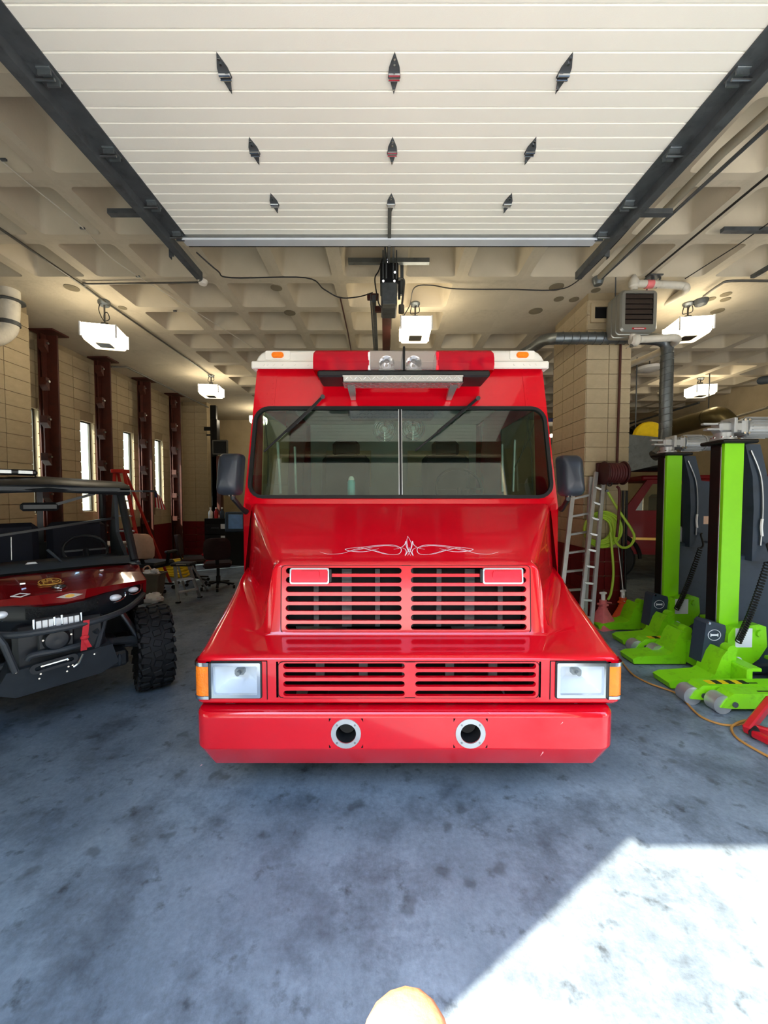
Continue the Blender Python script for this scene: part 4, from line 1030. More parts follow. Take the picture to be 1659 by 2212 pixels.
# ---- silver unit heater on the pillar side
HY = 4.85
ht_ = thing('unit_heater', 'silver louvred unit heater hanging in front of the block pillar', 'heater', P(1372, 672, HY))
mat('heater_silver', (152, 152, 144), .34, .6, .05, 6)
a, b_ = P(1338, 717, HY), P(1420, 627, HY); c = (a+b_)/2; wd, hh = b_.x-a.x, b_.z-a.z; F = frame(c, (1, 0, 0), (0, -1, 0))
g = MB(); rws = []
for k_, dp in ((.93, .02), (1., 0), (1., -.05), (.965, -.055), (.965, -.085), (1., -.09), (1., -.15), (.965, -.155), (.965, -.18), (1., -.185), (1., -.26), (.965, -.265), (.9, -.33)):
    rws.append([F(u*k_, v*k_, dp) for u, v in rr(wd, hh, .05, 5)])
g.loft(rws, True); n = len(rws[0]); g.f.append(tuple(len(g.v)-n+i for i in range(n)))
g.build('casing', 'heater_silver', ht_, angle=25)
g = MB(); g.ring(rr(wd*.76, hh*.74, .006, 5, .0, .02), rr(wd*.93, hh*.93, .05, 5), F, .012, .02); g.build('front_frame', 'heater_silver', ht_)
g = MB(); g.prism(rr(wd*.77, hh*.76, .006, 2, 0, .02), F, -.06, -.05); g.build('heater_core', 'dark_void', ht_)
mat('louvre_brown', (64, 54, 48), .5, .3, .1, 8)
for k in range(6):
    v = .02-hh*.37+hh*.74*(k+.5)/6
    one('louvre', 'louvre_brown', ht_).add([F(-wd*.38, v+hh*.06, .0), F(wd*.38, v+hh*.06, .0), F(wd*.38, v-hh*.05, .012), F(-wd*.38, v-hh*.05, .012), F(-wd*.38, v+hh*.06, -.006), F(wd*.38, v+hh*.06, -.006), F(wd*.38, v-hh*.05, .005), F(-wd*.38, v-hh*.05, .005)], [(0, 1, 2, 3), (4, 5, 6, 7), (0, 1, 5, 4), (2, 3, 7, 6), (0, 3, 7, 4), (1, 2, 6, 5)])
mat('label_red', (176, 30, 34), .5)
g = MB(); g.prism(rr(.17, .022, .003, 2, .0, -hh*.435), F, .02, .024); nb = g.build('name_plate', 'label_red', ht_); g = MB(); g.prism(rr(.125, .008, .002, 2, 0, -hh*.435), F, .024, .026); g.build('plate_text_bar', 'white_plastic', nb)
g = MB(); [g.cyl(F(u, hh/2, -.15), F(u, hh/2+.6, -.15), .008, n=6) for u in (-.2, .2)]; g.build('hanger_rod', 'dark_steel', ht_)
hp = thing('steam_pipe', 'cream insulated pipes looping round the unit heater', 'pipe', P(1460, 720, 4.9))
pp = lambda px, py, Y=4.95: P(px, py, Y)
m = MB(); m.tube(smooth_path([pp(1369, 628), pp(1370, 615), pp(1384, 613), pp(1415, 614), pp(1470, 617), pp(1482, 622), P(1474, 632, 5.2), P(1425, 660, 5.9)], 4), .045, 12); m.build('upper_pipe', 'pipe_white', hp)
m = MB(); m.tube(smooth_path([pp(1368, 716), pp(1368, 730), pp(1380, 733), pp(1440, 730), pp(1458, 730), P(1460, 738, 5.1), P(1420, 762, 5.6), P(1356, 790, 6.3)], 4), .045, 12); m.build('lower_pipe', 'pipe_white', hp)
m = MB(); m.lathe([(.05, 0), (.075, .03), (.075, .08), (.05, .11)], pp(1362, 735), (1, 0, 0), 14); m.lathe([(.04, 0), (.06, .02), (.06, .08), (.035, .13), (.02, .16)], pp(1369, 622), (0, 0, 1), 14); m.build('valve_body', 'pipe_white', hp)
m = MB(); m.cyl(pp(1395, 614), pp(1410, 614), .05, n=14); m.build('pipe_union', 'pink_paint', hp)
m = MB(); m.cyl(pp(1366, 738), pp(1364, 750), .02, n=10); m.bar(pp(1353, 752), pp(1366, 744), .02, .008); m.cyl(pp(1417, 622), pp(1427, 600), .012, n=8); m.build('valve_handle', 'steel', hp)
m = MB(); m.box(pp(1410, 600), (.16, .16, .015)); m.cyl(pp(1411, 602), pp(1411, 614), .016, n=8); m.build('pipe_support', 'dark_steel', hp)
# ---- grey spiral ducts
vt = thing('vent_duct', 'grey spiral vent duct crossing the pillar and dropping behind the lime lift', 'duct', P(1440, 760, 5.25))
DY = 5.22
dr = 12/FPX*DY
m = MB(); path_ = smooth_path([P(1362, 730, DY), P(1200, 731, DY)], 6)[:-1]+smooth_path([P(1200, 731, DY), P(1175, 735, 5.5), P(1150, 752, 6.0), P(1105, 778, 6.9)], 5)
m.tube(path_, dr, 16); m.build('horizontal_duct', 'galvanised', vt)
m = MB()
for k in range(9): c = P(1350-k*17, 730.5, DY); m.tube([c+V((0, math.cos(a)*(dr+.003), math.sin(a)*(dr+.003))) for a in [2*PI*i/18 for i in range(18)]], .004, 5, closed=True)
m.build('duct_seam', 'galvanised', vt)
m = MB(); m.tube(smooth_path([P(1405, 732, DY+.02), P(1430, 736, DY+.02), P(1441, 750, DY+.02), P(1440, 790, DY+.02), P(1438, 850, DY+.02), P(1437, 920, DY+.02), P(1435, 950, DY), P(1425, 975, DY-.02), P(1412, 985, DY-.02)], 5), dr*.98, 16); m.tube([P(1360, 731, DY), P(1408, 732, DY+.02)], dr*.98, 16); m.build('vertical_duct', 'galvanised', vt)
m = MB()
for k in range(12):
    c = P(1440.5-k*.3, 765+k*14.5, DY+.02); m.tube([c+V((math.cos(a)*(dr+.003), math.sin(a)*(dr+.003), .25*dr*math.cos(a))) for a in [2*PI*i/18 for i in range(18)]], .004, 5, closed=True)
m.build('duct_seam', 'galvanised', vt)
m = MB(); m.bar(P(1198, 790, 6.6), P(1198, 900, 6.6), .03, .03); m.build('duct_strap', 'dark_steel', vt)
pb = MB(); F = frame((PILX0+.2, PILY0-.012, P(1300, 678, PILY0).z), (1, 0, 0), (0, -1, 0)); pb.ring(rr(.24, .16, .004, 1), rr(.34, .26, .004, 1), F, 0, .03); pbo = pb.build('wall_vent', 'block_paint'); tag(pbo, 'small dark framed vent in the pillar beside the heater', 'vent')
pb = MB(); pb.prism(rr(.24, .16, .004, 1), F, .0, .008); pb.build('vent_opening', 'dark_void', pbo)
o = pipe('drain_line', 'thin rust-red vertical pipe on the pillar front', 'pipe', [P(1341, 740, PILY0-.035), P(1333, 1000, PILY0-.035)], .016, 'rusty_brown')
# ---- vent elbow at upper left
ve = thing('exhaust_elbow', 'cream exhaust pipe elbow under the ceiling at the left edge', 'pipe', P(20, 690, 5.45))
EY = 5.3
m = MB(); r_ = 17/FPX*EY; m.tube(smooth_path([V((P(22, 648, EY).x, EY, CEIL)), P(22, 648, EY), P(20, 690, EY), P(16, 712, EY), P(-6, 728, EY-.1), P(-40, 730, EY-.25)], 5), r_, 16); m.build('elbow', 'pipe_white', ve)
m = MB(); m.lathe([(r_*1.5, 0), (r_*1.5, .015), (r_, .02)], P(22, 650, EY), (0, 0, -1), 18); m.lathe([(r_*1.12, 0), (r_*1.12, .05)], P(20, 703, EY), (0, 0, 1), 18); m.build('collar', 'dark_steel', ve)
# ================================================================== RED AND BLACK UTILITY VEHICLE (left)
UN = V((-2.19, 2.62, 0)); UA = PI/4
utv = thing('utility_vehicle', 'dark red and black off-road utility vehicle with cab frame, angled towards the camera', 'vehicle', UN, UA, world=False)
UMI = (Matrix.Translation(UN) @ Matrix.Rotation(UA, 4, 'Z')).inverted(); UMR = UMI.to_3x3()
def L(px, py, y):
    """point of the vehicle's own frame seen at a pixel, y = distance behind the nose plane"""
    o = UMI @ V((0, 0, CAMZ)); d = UMR @ ray(px, py); return o+d*((y-o.y)/d.y)
mat('utv_black', (26, 28, 31), .38, 0, .12, 12); mat('utv_satin', (46, 50, 54), .5, 0, .1, 16); mat('utv_grey', (48, 54, 60), .6, 0, .1, 10); mat('navy_seat', (14, 17, 32), .8, 0, .1, 20)
mat('gold_leaf', (226, 178, 84), .35, .3, .06, 12)
# hood
H = [([0, .10, .24, .40, .56], [.68, .69, .71, .75, .80], [1.10, 1.10, 1.10, 1.09, 1.075]),
     ([0, .12, .26, .43, .585], [.40, .41, .44, .52, .62], [1.085, 1.085, 1.08, 1.06, 1.03]),
     ([0, .13, .26, .44, .59], [.09, .10, .19, .33, .47], [1.035, 1.035, 1.02, 1.0, .975]),
     ([0, .11, .25, .44, .59], [.03, .04, .17, .32, .47], [.975, .98, .975, .965, .95]),
     ([0, .11, .25, .44, .59], [.06, .07, .2, .34, .49], [.955, .96, .96, .955, .94])]
rows = [[V((-x, y, z)) for x, y, z in reversed(list(zip(*h)))]+[V((x, y, z)) for x, y, z in list(zip(*h))[1:]] for h in H]
m = MB(); m.loft(rows); hd = m.build('hood', 'dark_red_paint', utv, angle=12)
for s in (-1, 1):
    m = MB(); A = [V((s*.585, .62, 1.035)), V((s*.60, .48, .975)), V((s*.60, .50, .86)), V((s*.61, .58, .78)), V((s*.62, .72, .86)), V((s*.61, .78, 1.07))]; n = len(A)
    B = [p+V((-s*.04, 0, 0)) for p in A]; m.add(A+B, [tuple(range(n)), tuple(range(n, 2*n))]+[(i, (i+1) % n, n+(i+1) % n, n+i) for i in range(n)]); m.build('fender', 'dark_red_paint', utv)
# emblems on the hood
hc = V((-.02, .24, 1.062)); e1 = L(103, 1249, .22)
hz = lambda y: tab([(.03, .98), (.09, 1.036), (.40, 1.086), (.68, 1.101)], y)
hN = V((0, -.16, 1)).normalized()
def FH(cx, cy): return frame((cx, cy, hz(cy)+.003), (1, 0, 0), hN)
K = .62
F0 = FH(-.055, .34); F = lambda u, v, n=0.: F0(u*K, v*K, n)
m = MB(); m.ring(circ(.098, 32, 0, 0, .115), circ(.108, 32, 0, 0, .126), F, 0, .003); em = m.build('emblem', 'gold_leaf', hd)
m = MB(); m.prism([(-.1, -.085), (.1, -.085), (.125, -.062), (.09, -.10), (-.09, -.10), (-.115, -.062)], F, 0, .003); m.build('emblem_banner', 'gold_leaf', em)
for ch, u, v, sz in (('S', -.055, .05, .10), ('R', .005, .045, .14), ('F', -.045, -.03, .12), ('D', .05, -.01, .11)):
    text_mesh(ch, sz*K, 'emblem_letter', 'gold_leaf', em, F(u, v, .002), (1, 0, 0), hN)
F = FH(-.015, .20); m = MB(); m.ring(circ(.038, 24), circ(.045, 24), F, 0, .004); rb = m.build('roundel', 'chrome', hd)
m = MB(); m.prism(circ(.038, 24), F, 0, .002); m.build('roundel_disc', 'black_plastic', rb)
m = MB(); m.tube([F(.025*math.cos(a), .025*math.sin(a), .004) for a in [PI*.2+PI*1.3*i/12 for i in range(13)]], [.004+.006*math.sin(PI*i/12) for i in range(13)], 6); m.build('roundel_swoosh', 'chrome', rb)
F = frame((.03, .058, 1.008), (1, 0, 0), (0, -1, .9)); m = MB(); m.prism([(-.075, 0), (-.03, .014), (0, .02), (.03, .014), (.075, 0), (.03, -.014), (0, -.02), (-.03, -.014)], F, 0, .004); wb_ = m.build('winged_badge', 'chrome', hd)
m = MB(); m.prism(circ(.026, 16, 0, 0, .012), F, .004, .006); m.build('badge_centre', 'gold_leaf', wb_)
F = FH(-.22, .13); m = MB(); m.ring([(0, .03), (-.035, 0), (0, -.03), (.035, 0)], [(0, .042), (-.05, 0), (0, -.042), (.05, 0)], F, 0, .003); m.build('chevron_decal', 'white_plastic', hd)
for x, y in ((-.2, .36), (.28, .5)): F = FH(x, y); m = MB(); m.box(F(0, 0, .005), (.03, .04, .014), .003); m.build('hood_latch', 'chrome', hd)
# cowl strip, front fascia
m = MB(); m.loft([[V((-.60, .80, 1.09)), V((-.3, .72, 1.115)), V((0, .70, 1.12)), V((.3, .72, 1.115)), V((.60, .80, 1.09))], [V((-.60, .86, 1.14)), V((-.3, .8, 1.155)), V((0, .78, 1.155)), V((.3, .8, 1.155)), V((.60, .86, 1.14))], [V((-.60, 1.0, 1.14)), V((-.3, 1.0, 1.15)), V((0, 1.0, 1.15)), V((.3, 1.0, 1.15)), V((.60, 1.0, 1.14))]]); m.build('cowl', 'utv_grey', utv)
m = MB(); m.loft([[V((s_*x, y, z)) for s_, x in ((-1, .58), (-1, .42), (-1, .2), (1, 0), (1, .2), (1, .42), (1, .58))] for y, z in ((.0, .0),)] if False else
    [[V((-.58, .5, z)), V((-.44, .35+dy, z)), V((-.2, .14+dy, z)), V((0, .10+dy, z)), V((.2, .14+dy, z)), V((.44, .35+dy, z)), V((.58, .5, z))] for z, dy in ((.965, 0), (.88, -.03), (.80, 0), (.76, .04))]); m.build('fascia', 'utv_black', utv)
mat('grille_mesh', (12, 13, 14), .8, 0, .3, 60, bump=.8, bscale=90)
m = MB(); m.loft([[V((x, y-.02, z)) for x, y in ((-.2, .13), (-.12, .07), (.12, .07), (.2, .13))] for z in (.955, .88)]); m.build('mesh_grille', 'grille_mesh', utv)
for s in (-1, 1):
    m = MB(); m.tube(smooth_path([V((s*.27, .20, .92)), V((s*.27, .19, .885)), V((s*.35, .24, .875)), V((s*.40, .28, .90)), V((s*.40, .28, .935))], 4), .007, 6); hl = m.build('headlight', 'chrome', utv)
    m = MB(); m.ball((s*.32, .21, .915), (.045, .03, .026), 12); m.ball((s*.47, .34, .93), (.04, .03, .022), 12); m.build('lens', 'lamp_bowl', hl)
    m = MB(); m.tube(smooth_path([V((s*.43, .30, .905)), V((s*.47, .33, .89)), V((s*.53, .40, .90)), V((s*.545, .43, .95))], 4), .006, 6); m.build('daylight_strip', 'chrome', hl)
# light pods
for px0, px1, py0, py1 in ((84, 122, 1333, 1357), (126, 166, 1328, 1350)):
    a, b_ = L((px0+px1)/2-18, (py0+py1)/2+3, -.04), L((px0+px1)/2+18, (py0+py1)/2-3, -.04); c = (a+b_)/2
    m = MB(); m.box(c, (.135, .04, .075), .008); lp = m.build('light_pod', 'utv_black', utv)
    m = MB()
    for i in range(4): m.box(c+V((-.046+i*.031, -.021, 0)), (.026, .006, .05), .002)
    m.build('led_lens', 'white_plastic', lp)
    m = MB(); [m.box(c+V((q*.07, -.01, 0)), (.012, .05, .09), .003) for q in (-1, 1)]; m.build('pod_bracket', 'chrome', lp)
# bull bar and bumper
r_ = .022
m = MB(); m.tube(smooth_path([V((-.56, .46, .83)), V((-.42, .16, .83)), V((-.25, -.05, .83)), V((0, -.09, .83)), V((.22, -.04, .835)), V((.40, .12, .845)), V((.56, .42, .86))], 6), r_, 10); bb = m.build('bull_bar', 'utv_satin', utv)
for pts in ([(228, 1332, .1), (206, 1412, .02)], [(205, 1360, .05), (226, 1385, .12)], [(8, 1392, -.05), (34, 1452, -.05)], [(-10, 1370, -.02), (10, 1395, -.05)]):
    m = MB(); m.tube([L(*p) for p in pts], r_*.9, 10); m.build('bumper_tube', 'utv_satin', bb)
m = MB(); m.tube(smooth_path([L(60, 1425, -.02), L(72, 1415, -.03), L(125, 1405, -.04), L(180, 1392, -.02)], 4), r_*.9, 10); m.build('bumper_tube', 'utv_satin', bb)
# bumper box + winch
a = L(120, 1432, 0)
m = MB(); m.add([V((-.30, .0, .58)), V((.26, .0, .62)), V((.30, .02, .47)), V((.2, .07, .40)), V((-.26, .07, .38)), V((-.36, .02, .45)),
                 V((-.30, .3, .58)), V((.26, .3, .62)), V((.30, .3, .44)), V((.2, .3, .36)), V((-.26, .3, .34)), V((-.36, .3, .42))], [(0, 1, 2, 3, 4, 5), (6, 7, 8, 9, 10, 11)]+[(i, (i+1) % 6, 6+(i+1) % 6, 6+i) for i in range(6)]); bp_ = m.build('front_bumper', 'utv_satin', utv)
m = MB(); m.box((-.02, .2, .66), (.5, .3, .36), .03); m.box((0, .9, .42), (.8, 1.4, .12), .02); m.build('front_frame', 'utv_black', utv)
c = L(118, 1432, -.03); F = frame(c, (1, 0, .08), (0, -1, 0)); m = MB(); m.ring(rr(.2, .03, .014, 4), rr(.25, .065, .03, 4), F, 0, .02); wf2 = m.build('winch_fairlead', 'utv_black', bp_)
m = MB(); m.cyl(F(-.07, 0, -.01), F(.07, 0, -.01), .014, n=10); m.build('roller', 'chrome', wf2)
m = MB(); [m.cyl(L(x, y, -.03), L(x, y, -.06), .0055, n=8) for x, y in ((92, 1439), (147, 1425), (148, 1440), (157, 1437), (145, 1450), (88, 1456), (85, 1466), (34, 1453), (204, 1413))]; m.build('bolt', 'chrome', bp_)
m = MB(); m.tube(smooth_path([L(160, 1440, -.06), L(170, 1432, -.07), L(176, 1420, -.07), L(180, 1412, -.07)], 4), .009, 8); m.build('hook', 'chrome', bp_)
c = L(122, 1379, -.02); m = MB(); m.lathe([(.07, 0), (.075, .02), (.06, .04), (.03, .045), (.001, .04)], c, (0, -1, 0), 24); m.box(c+V((0, .015, 0)), (.19, .02, .15), .01); sp = m.build('siren_speaker', 'utv_black', utv)
m = MB(); [m.cyl(L(x, y, -.05), L(x, y, -.06), .006, n=8) for x, y in ((93, 1384), (154, 1370))]; m.build('bolt', 'chrome', sp)
# strap
mat('strap_red', (196, 34, 44), .7, 0, .1, 30)
def ribbon(name, pts, w_, m_, par):
    pts = smooth_path(pts, 4); g = MB(); g.loft([[p+V((-w_/2, 0, 0)) for p in pts], [p+V((w_/2, 0, 0)) for p in pts], [p+V((w_/2, .006, 0)) for p in pts], [p+V((-w_/2, .006, 0)) for p in pts], [p+V((-w_/2, 0, 0)) for p in pts]]); return g.build(name, m_, par)
ribbon('strap', [L(187, 1340, -.10), L(185, 1360, -.10), L(183, 1378, -.10), L(181, 1405, -.09)], .035, 'strap_red', utv)
ribbon('strap_tail', [L(183, 1378, -.10), L(188, 1388, -.11), L(194, 1398, -.1)], .025, 'strap_red', utv)
m = MB(); m.ball(L(183, 1377, -.10), (.026, .018, .018), 10); m.build('strap_knot', 'strap_red', utv)
# suspension arms
m = MB(); m.tube([V((.2, .35, .55)), V((.45, .38, .5)), V((.62, .42, .42))], [.03, .035, .03], 10); m.tube([V((.2, .55, .5)), V((.62, .44, .40))], .026, 10); m.box((.5, .4, .47), (.2, .05, .05), .01); m.tube([V((-.2, .35, .55)), V((-.62, .42, .42))], .03, 10); m.build('suspension_arm', 'utv_satin', utv)
m = MB(); m.tube([V((.36, .36, .80)), V((.50, .40, .52))], .026, 12); m.tube([V((-.36, .36, .80)), V((-.50, .40, .52))], .026, 12); m.build('shock_absorber', 'steel', utv)
m = MB(); m.lathe([(.05, 0), (.06, .05), (.04, .1)], V((.56, .42, .35)), (1, 0, 0), 14); m.lathe([(.05, 0), (.06, .05), (.04, .1)], V((-.56, .42, .35)), (-1, 0, 0), 14); m.build('hub_carrier', 'steel', utv)
m = MB(); m.ball(L(258, 1425, .2), (.02, .02, .05), 8); m.build('brake_guard', 'utv_grey', utv)
# tyres with tread lugs
def tyre(c, steer, name='wheel'):
    R = Matrix.Rotation(steer, 3, 'Z'); r0 = .345; hw_ = .125
    ax = R @ V((1, 0, 0))
    m = MB(); m.lathe([(.19, -hw_*.8), (.25, -hw_*1.05), (.31, -hw_), (.338, -hw_*.8), (r0, -hw_*.4), (r0, hw_*.4), (.338, hw_*.8), (.31, hw_), (.25, hw_*1.05), (.19, hw_*.8)], c, ax, 40)
    t = m.build(name, 'black_rubber', utv)
    m = MB()
    for k in range(26):
        a = 2*PI*k/26
        for q, (w0, wl, rr_, da) in enumerate(((-.085, .07, .346, 0), (0.0, .06, .352, .12), (.085, .07, .346, .0), (-.128, .02, .318, .1), (.128, .02, .318, .1))):
            a2 = a+da; u = V((0, math.cos(a2), math.sin(a2))); tn = V((0, -math.sin(a2), math.cos(a2)))
            M3 = Matrix((V((1, 0, 0)), tn, u)).transposed(); M3 = R @ M3 @ Matrix.Rotation((.35 if q < 3 and k % 2 else -.2), 3, 'Z')
            m.box(c+R @ V((w0, 0, 0))+R @ (u*(rr_+.004)), (wl, .052 if q < 3 else .05, .02 if q < 3 else .05), .004, M3)
    lu = m.build('tread_lug', 'black_rubber', t); lu['kind'] = 'stuff'
    m = MB(); m.lathe([(.02, .0), (.06, .02), (.17, -.02), (.195, .07), (.2, .09), (.2, -.09)], c, ax, 24); m.build('rim', 'utv_black', t)
WT = UMI @ V((-2.10, 3.44, .36))
tyre(V((WT.x, WT.y, .357)), -.12); tyre(V((-WT.x, WT.y, .357)), -.12); tyre(V((.66, 2.15, .357)), 0); tyre(V((-.66, 2.15, .357)), 0)
# cab frame, roof, seats
def rodu(name, pts, r, m_='utv_black', par=utv, n=10): g = MB(); g.tube(pts, r, n); return g.build(name, m_, par)
for s in (-1, 1):
    rodu('front_pillar', [V((s*.58, .80, 1.11)), V((s*.56, .98, 1.45)), V((s*.54, 1.16, 1.80))], .034)
    rodu('rear_pillar', [V((s*.57, 2.2, .8)), V((s*.56, 2.15, 1.3)), V((s*.54, 2.05, 1.82))], .034)
    rodu('roof_rail', [V((s*.54, 1.16, 1.80)), V((s*.54, 2.05, 1.84))], .03)
    rodu('pillar_strut', [V((s*.56, .84, 1.15)), V((s*.53, 1.12, 1.76))], .012, 'steel')
    m = MB(); m.add([V((s*.57, .98, 1.14)), V((s*.56, 1.6, 1.08)), V((s*.54, 1.5, 1.3)), V((s*.53, 1.25, 1.75)), V((s*.53, 1.18, 1.75)), V((s*.55, 1.25, 1.35)), V((s*.56, 1.05, 1.2))]+[V((s*.54, .98, 1.14)), V((s*.53, 1.6, 1.08)), V((s*.51, 1.5, 1.3)), V((s*.50, 1.25, 1.75)), V((s*.50, 1.18, 1.75)), V((s*.52, 1.25, 1.35)), V((s*.53, 1.05, 1.2))], [tuple(range(7)), tuple(range(7, 14))]+[(i, (i+1) % 7, 7+(i+1) % 7, 7+i) for i in range(7)]); m.build('door_frame', 'utv_grey', utv)
    m = MB(); m.add([V((s*.60, .8, 1.08)), V((s*.60, 2.3, 1.02)), V((s*.60, 2.3, .45)), V((s*.60, .8, .45)), V((s*.56, .8, 1.08)), V((s*.56, 2.3, 1.02)), V((s*.56, 2.3, .45)), V((s*.56, .8, .45))], [(0, 1, 2, 3), (4, 5, 6, 7), (0, 1, 5, 4), (1, 2, 6, 5), (2, 3, 7, 6), (3, 0, 4, 7)]); m.build('side_panel', 'utv_black', utv)
m = MB(); m.add([V((0, 0, 0))], []); rws = []
for y, z, k in ((1.02, 1.79, .97), (1.0, 1.815, 1.), (1.05, 1.85, 1.), (1.3, 1.895, .97), (2.1, 1.905, .97), (2.25, 1.86, .97)): rws.append([V((x*k, y+abs(x)*.12, z-abs(x)*.05)) for x in (-.62, -.58, -.4, -.2, 0, .2, .4, .58, .62)])
m = MB(); m.loft(rws); m.loft([[p-V((0, 0, .04)) for p in r] for r in rws]); 
for r in (rws[0], rws[-1]): m.loft([r, [p-V((0, 0, .04)) for p in r]])
rf = m.build('roof', 'utv_black', utv)
m = MB(); m.box((0, 1.05, 1.775), (1.06, .06, .05), .01); m.box((0, 2.05, 1.8), (1.06, .06, .05), .01); m.build('roof_beam', 'utv_satin', utv)
m = MB(); m.box((-.34, 1.35, 1.925), (.58, .14, .05), .015); rl = m.build('roof_light_bar', 'utv_black', utv)
for k in range(4): one('roof_lamp', 'chrome', rl).box((-.55+k*.14, 1.275, 1.925), (.1, .012, .035), .004)
for s in (-.28, .28):
    m = MB(); m.box((s, 1.85, 1.14), (.5, .13, .62), .05, Matrix.Rotation(-.2, 3, 'X')); m.box((s, 1.62, .86), (.5, .5, .14), .05); m.build('seat', 'navy_seat', utv)
m = MB(); m.box((0, 1.08, 1.02), (1.08, .3, .26), .04); m.box((0, 1.4, .55), (1.08, 1.2, .2), .02); m.build('dashboard', 'utv_black', utv)
c = V((.27, 1.22, 1.2)); m = MB(); m.tube([c+V((.17*math.cos(a), -.1*math.sin(a)*-1, .13*math.sin(a))) for a in [2*PI*i/24 for i in range(24)]], .014, 8, closed=True); m.cyl(c, c+V((0, -.15, -.14)), .025, n=10); m.bar(c-V((.16, 0, 0)), c+V((.16, 0, 0)), .025, .015); m.build('steering_wheel', 'utv_black', utv)
m = MB(); m.box(V((-.05, 1.14, 1.62)), (.26, .05, .075), .02); m.bar(V((.06, 1.14, 1.64)), V((.34, 1.12, 1.74)), .03, .025); m.build('rear_view_mirror', 'utv_black', utv)
m = MB(); m.bar(V((-.54, 1.0, 1.36)), V((.54, 1.25, 1.5)), .03, .02); m.build('cross_tube', 'utv_black', utv)
m = MB(); m.prism([(-.52, 1.0), (.52, 1.0), (.52, 1.22), (-.52, 1.22)], lambda u, v, n: V((u, 2.12+n, v)), 0, .02); m.build('rear_screen', 'utv_black', utv)
m = MB(); m.bar((0, 2.1, 1.2), (0, 2.06, 1.8), .05, .04, up=(0, 1, 0)); m.build('rear_post', 'utv_black', utv)
m = MB(); m.box(L(68, 1221, .9), (.085, .05, .05), .018); m.build('dash_gauge', 'white_plastic', utv)
m = MB(); m.tube([L(103, 1188, 1.0), L(138, 1218, .86)], [.012, .009], 8); m.build('radio_handset', 'utv_grey', utv)
rodu('antenna', [L(25, 1210, .9), L(24, 1160, .9)], .004, 'steel')
m = MB(); m.bar(V((.50, 1.02, 1.765)), V((.78, .98, 1.765)), .02, .016); m.box((.76, .98, 1.765), (.12, .05, .02), .006); m.build('roof_visor_arm', 'utv_black', utv)
# ================================================================== LIME MOBILE COLUMN LIFTS (right)
mat('lift_black', (20, 20, 20), .35, .2, .1, 8); mat('gear_silver', (176, 178, 178), .35, .6, .08, 14); mat('motor_grey', (140, 142, 144), .45, .4, .08, 10)
mat('sticker_white', (226, 230, 236), .6, 0, .04, 14); mat('tape_black', (14, 14, 14), .6)
LX, LYn = 3.27, 3.64
lift = thing('column_lift', 'nearer lime green mobile column lift with black mast, at the right photo edge', 'lift', (LX, LYn, 0), 0, 'lime mobile column lifts', world=False)
LI = Matrix.Translation(V((LX, LYn, 0))).inverted()
def G(px, py, Y): return LI @ P(px, py, Y)
def GZ(px, py, z): return LI @ PZ(px, py, z)
# mast: local origin at the mast foot
one('mast', 'lift_black', lift).box((-.05, .01, 1.2), (.18, .12, 1.98), .004)
one('mast_panel', 'lime_panel', lift).box((-.045, -.065, 1.25), (.18, .04, 1.9), .004)
one('mast_edge', 'steel', lift).box((-.141, -.05, 1.2), (.006, .014, 1.94), .002)
m = MB(); m.box((.0, .09, 1.2), (.1, .06, 1.96)); m.build('mast_channel', 'lift_black', lift)
one('top_plate', 'lift_black', lift).box((-.03, .0, 2.215), (.32, .28, .035), .01)
# gearbox and motor
g0 = V((-.08, 0, 2.235))
m = MB(); m.cyl(g0, g0+V((0, 0, .02)), .10, n=20); m.cyl(g0, g0+V((0, 0, .07)), .075, n=20); m.build('gear_flange', 'gear_silver', lift)
m = MB(); m.box(g0+V((.03, 0, .12)), (.22, .13, .10), .02); m.box(g0+V((.03, -.02, .13)), (.03, .16, .14), .006); m.box(g0+V((-.13, -.02, .10)), (.12, .06, .02), .005); m.box(g0+V((-.15, -.02, .15)), (.14, .04, .02), .005); m.box(g0+V((.14, 0, .12)), (.06, .17, .15), .02)
gb = m.build('gearbox', 'gear_silver', lift)
m = MB(); [m.cyl(g0+V((x, -.09, z)), g0+V((x, -.075, z)), .011, n=8) for x in (.12, .16) for z in (.06, .18)]; [m.cyl(g0+V((.085*math.cos(a), .085*math.sin(a), .02)), g0+V((.085*math.cos(a), .085*math.sin(a), .03)), .01, n=6) for a in [i*PI/4 for i in range(8)]]; m.build('bolt', 'chrome', gb)
m0 = g0+V((.17, 0, .12))
m = MB(); m.cyl(m0, m0+V((.24, 0, 0)), .085, n=24); m.cyl(m0+V((.235, 0, 0)), m0+V((.25, 0, 0)), .098, n=24)
for k in range(20):
    a = 2*PI*k/20; m.box(m0+V((.12, math.cos(a)*.09, math.sin(a)*.09)), (.2, .004, .022), 0, Matrix.Rotation(-a+PI/2, 3, 'X').transposed() if False else Matrix.Rotation(a-PI/2, 3, 'X'))
m.build('motor', 'gear_silver', lift)
one('motor_cover', 'motor_grey', lift).lathe([(.086, 0), (.09, .01), (.09, .12), (.075, .16), (.02, .17)], m0+V((.25, 0, 0)), (1, 0, 0), 24)
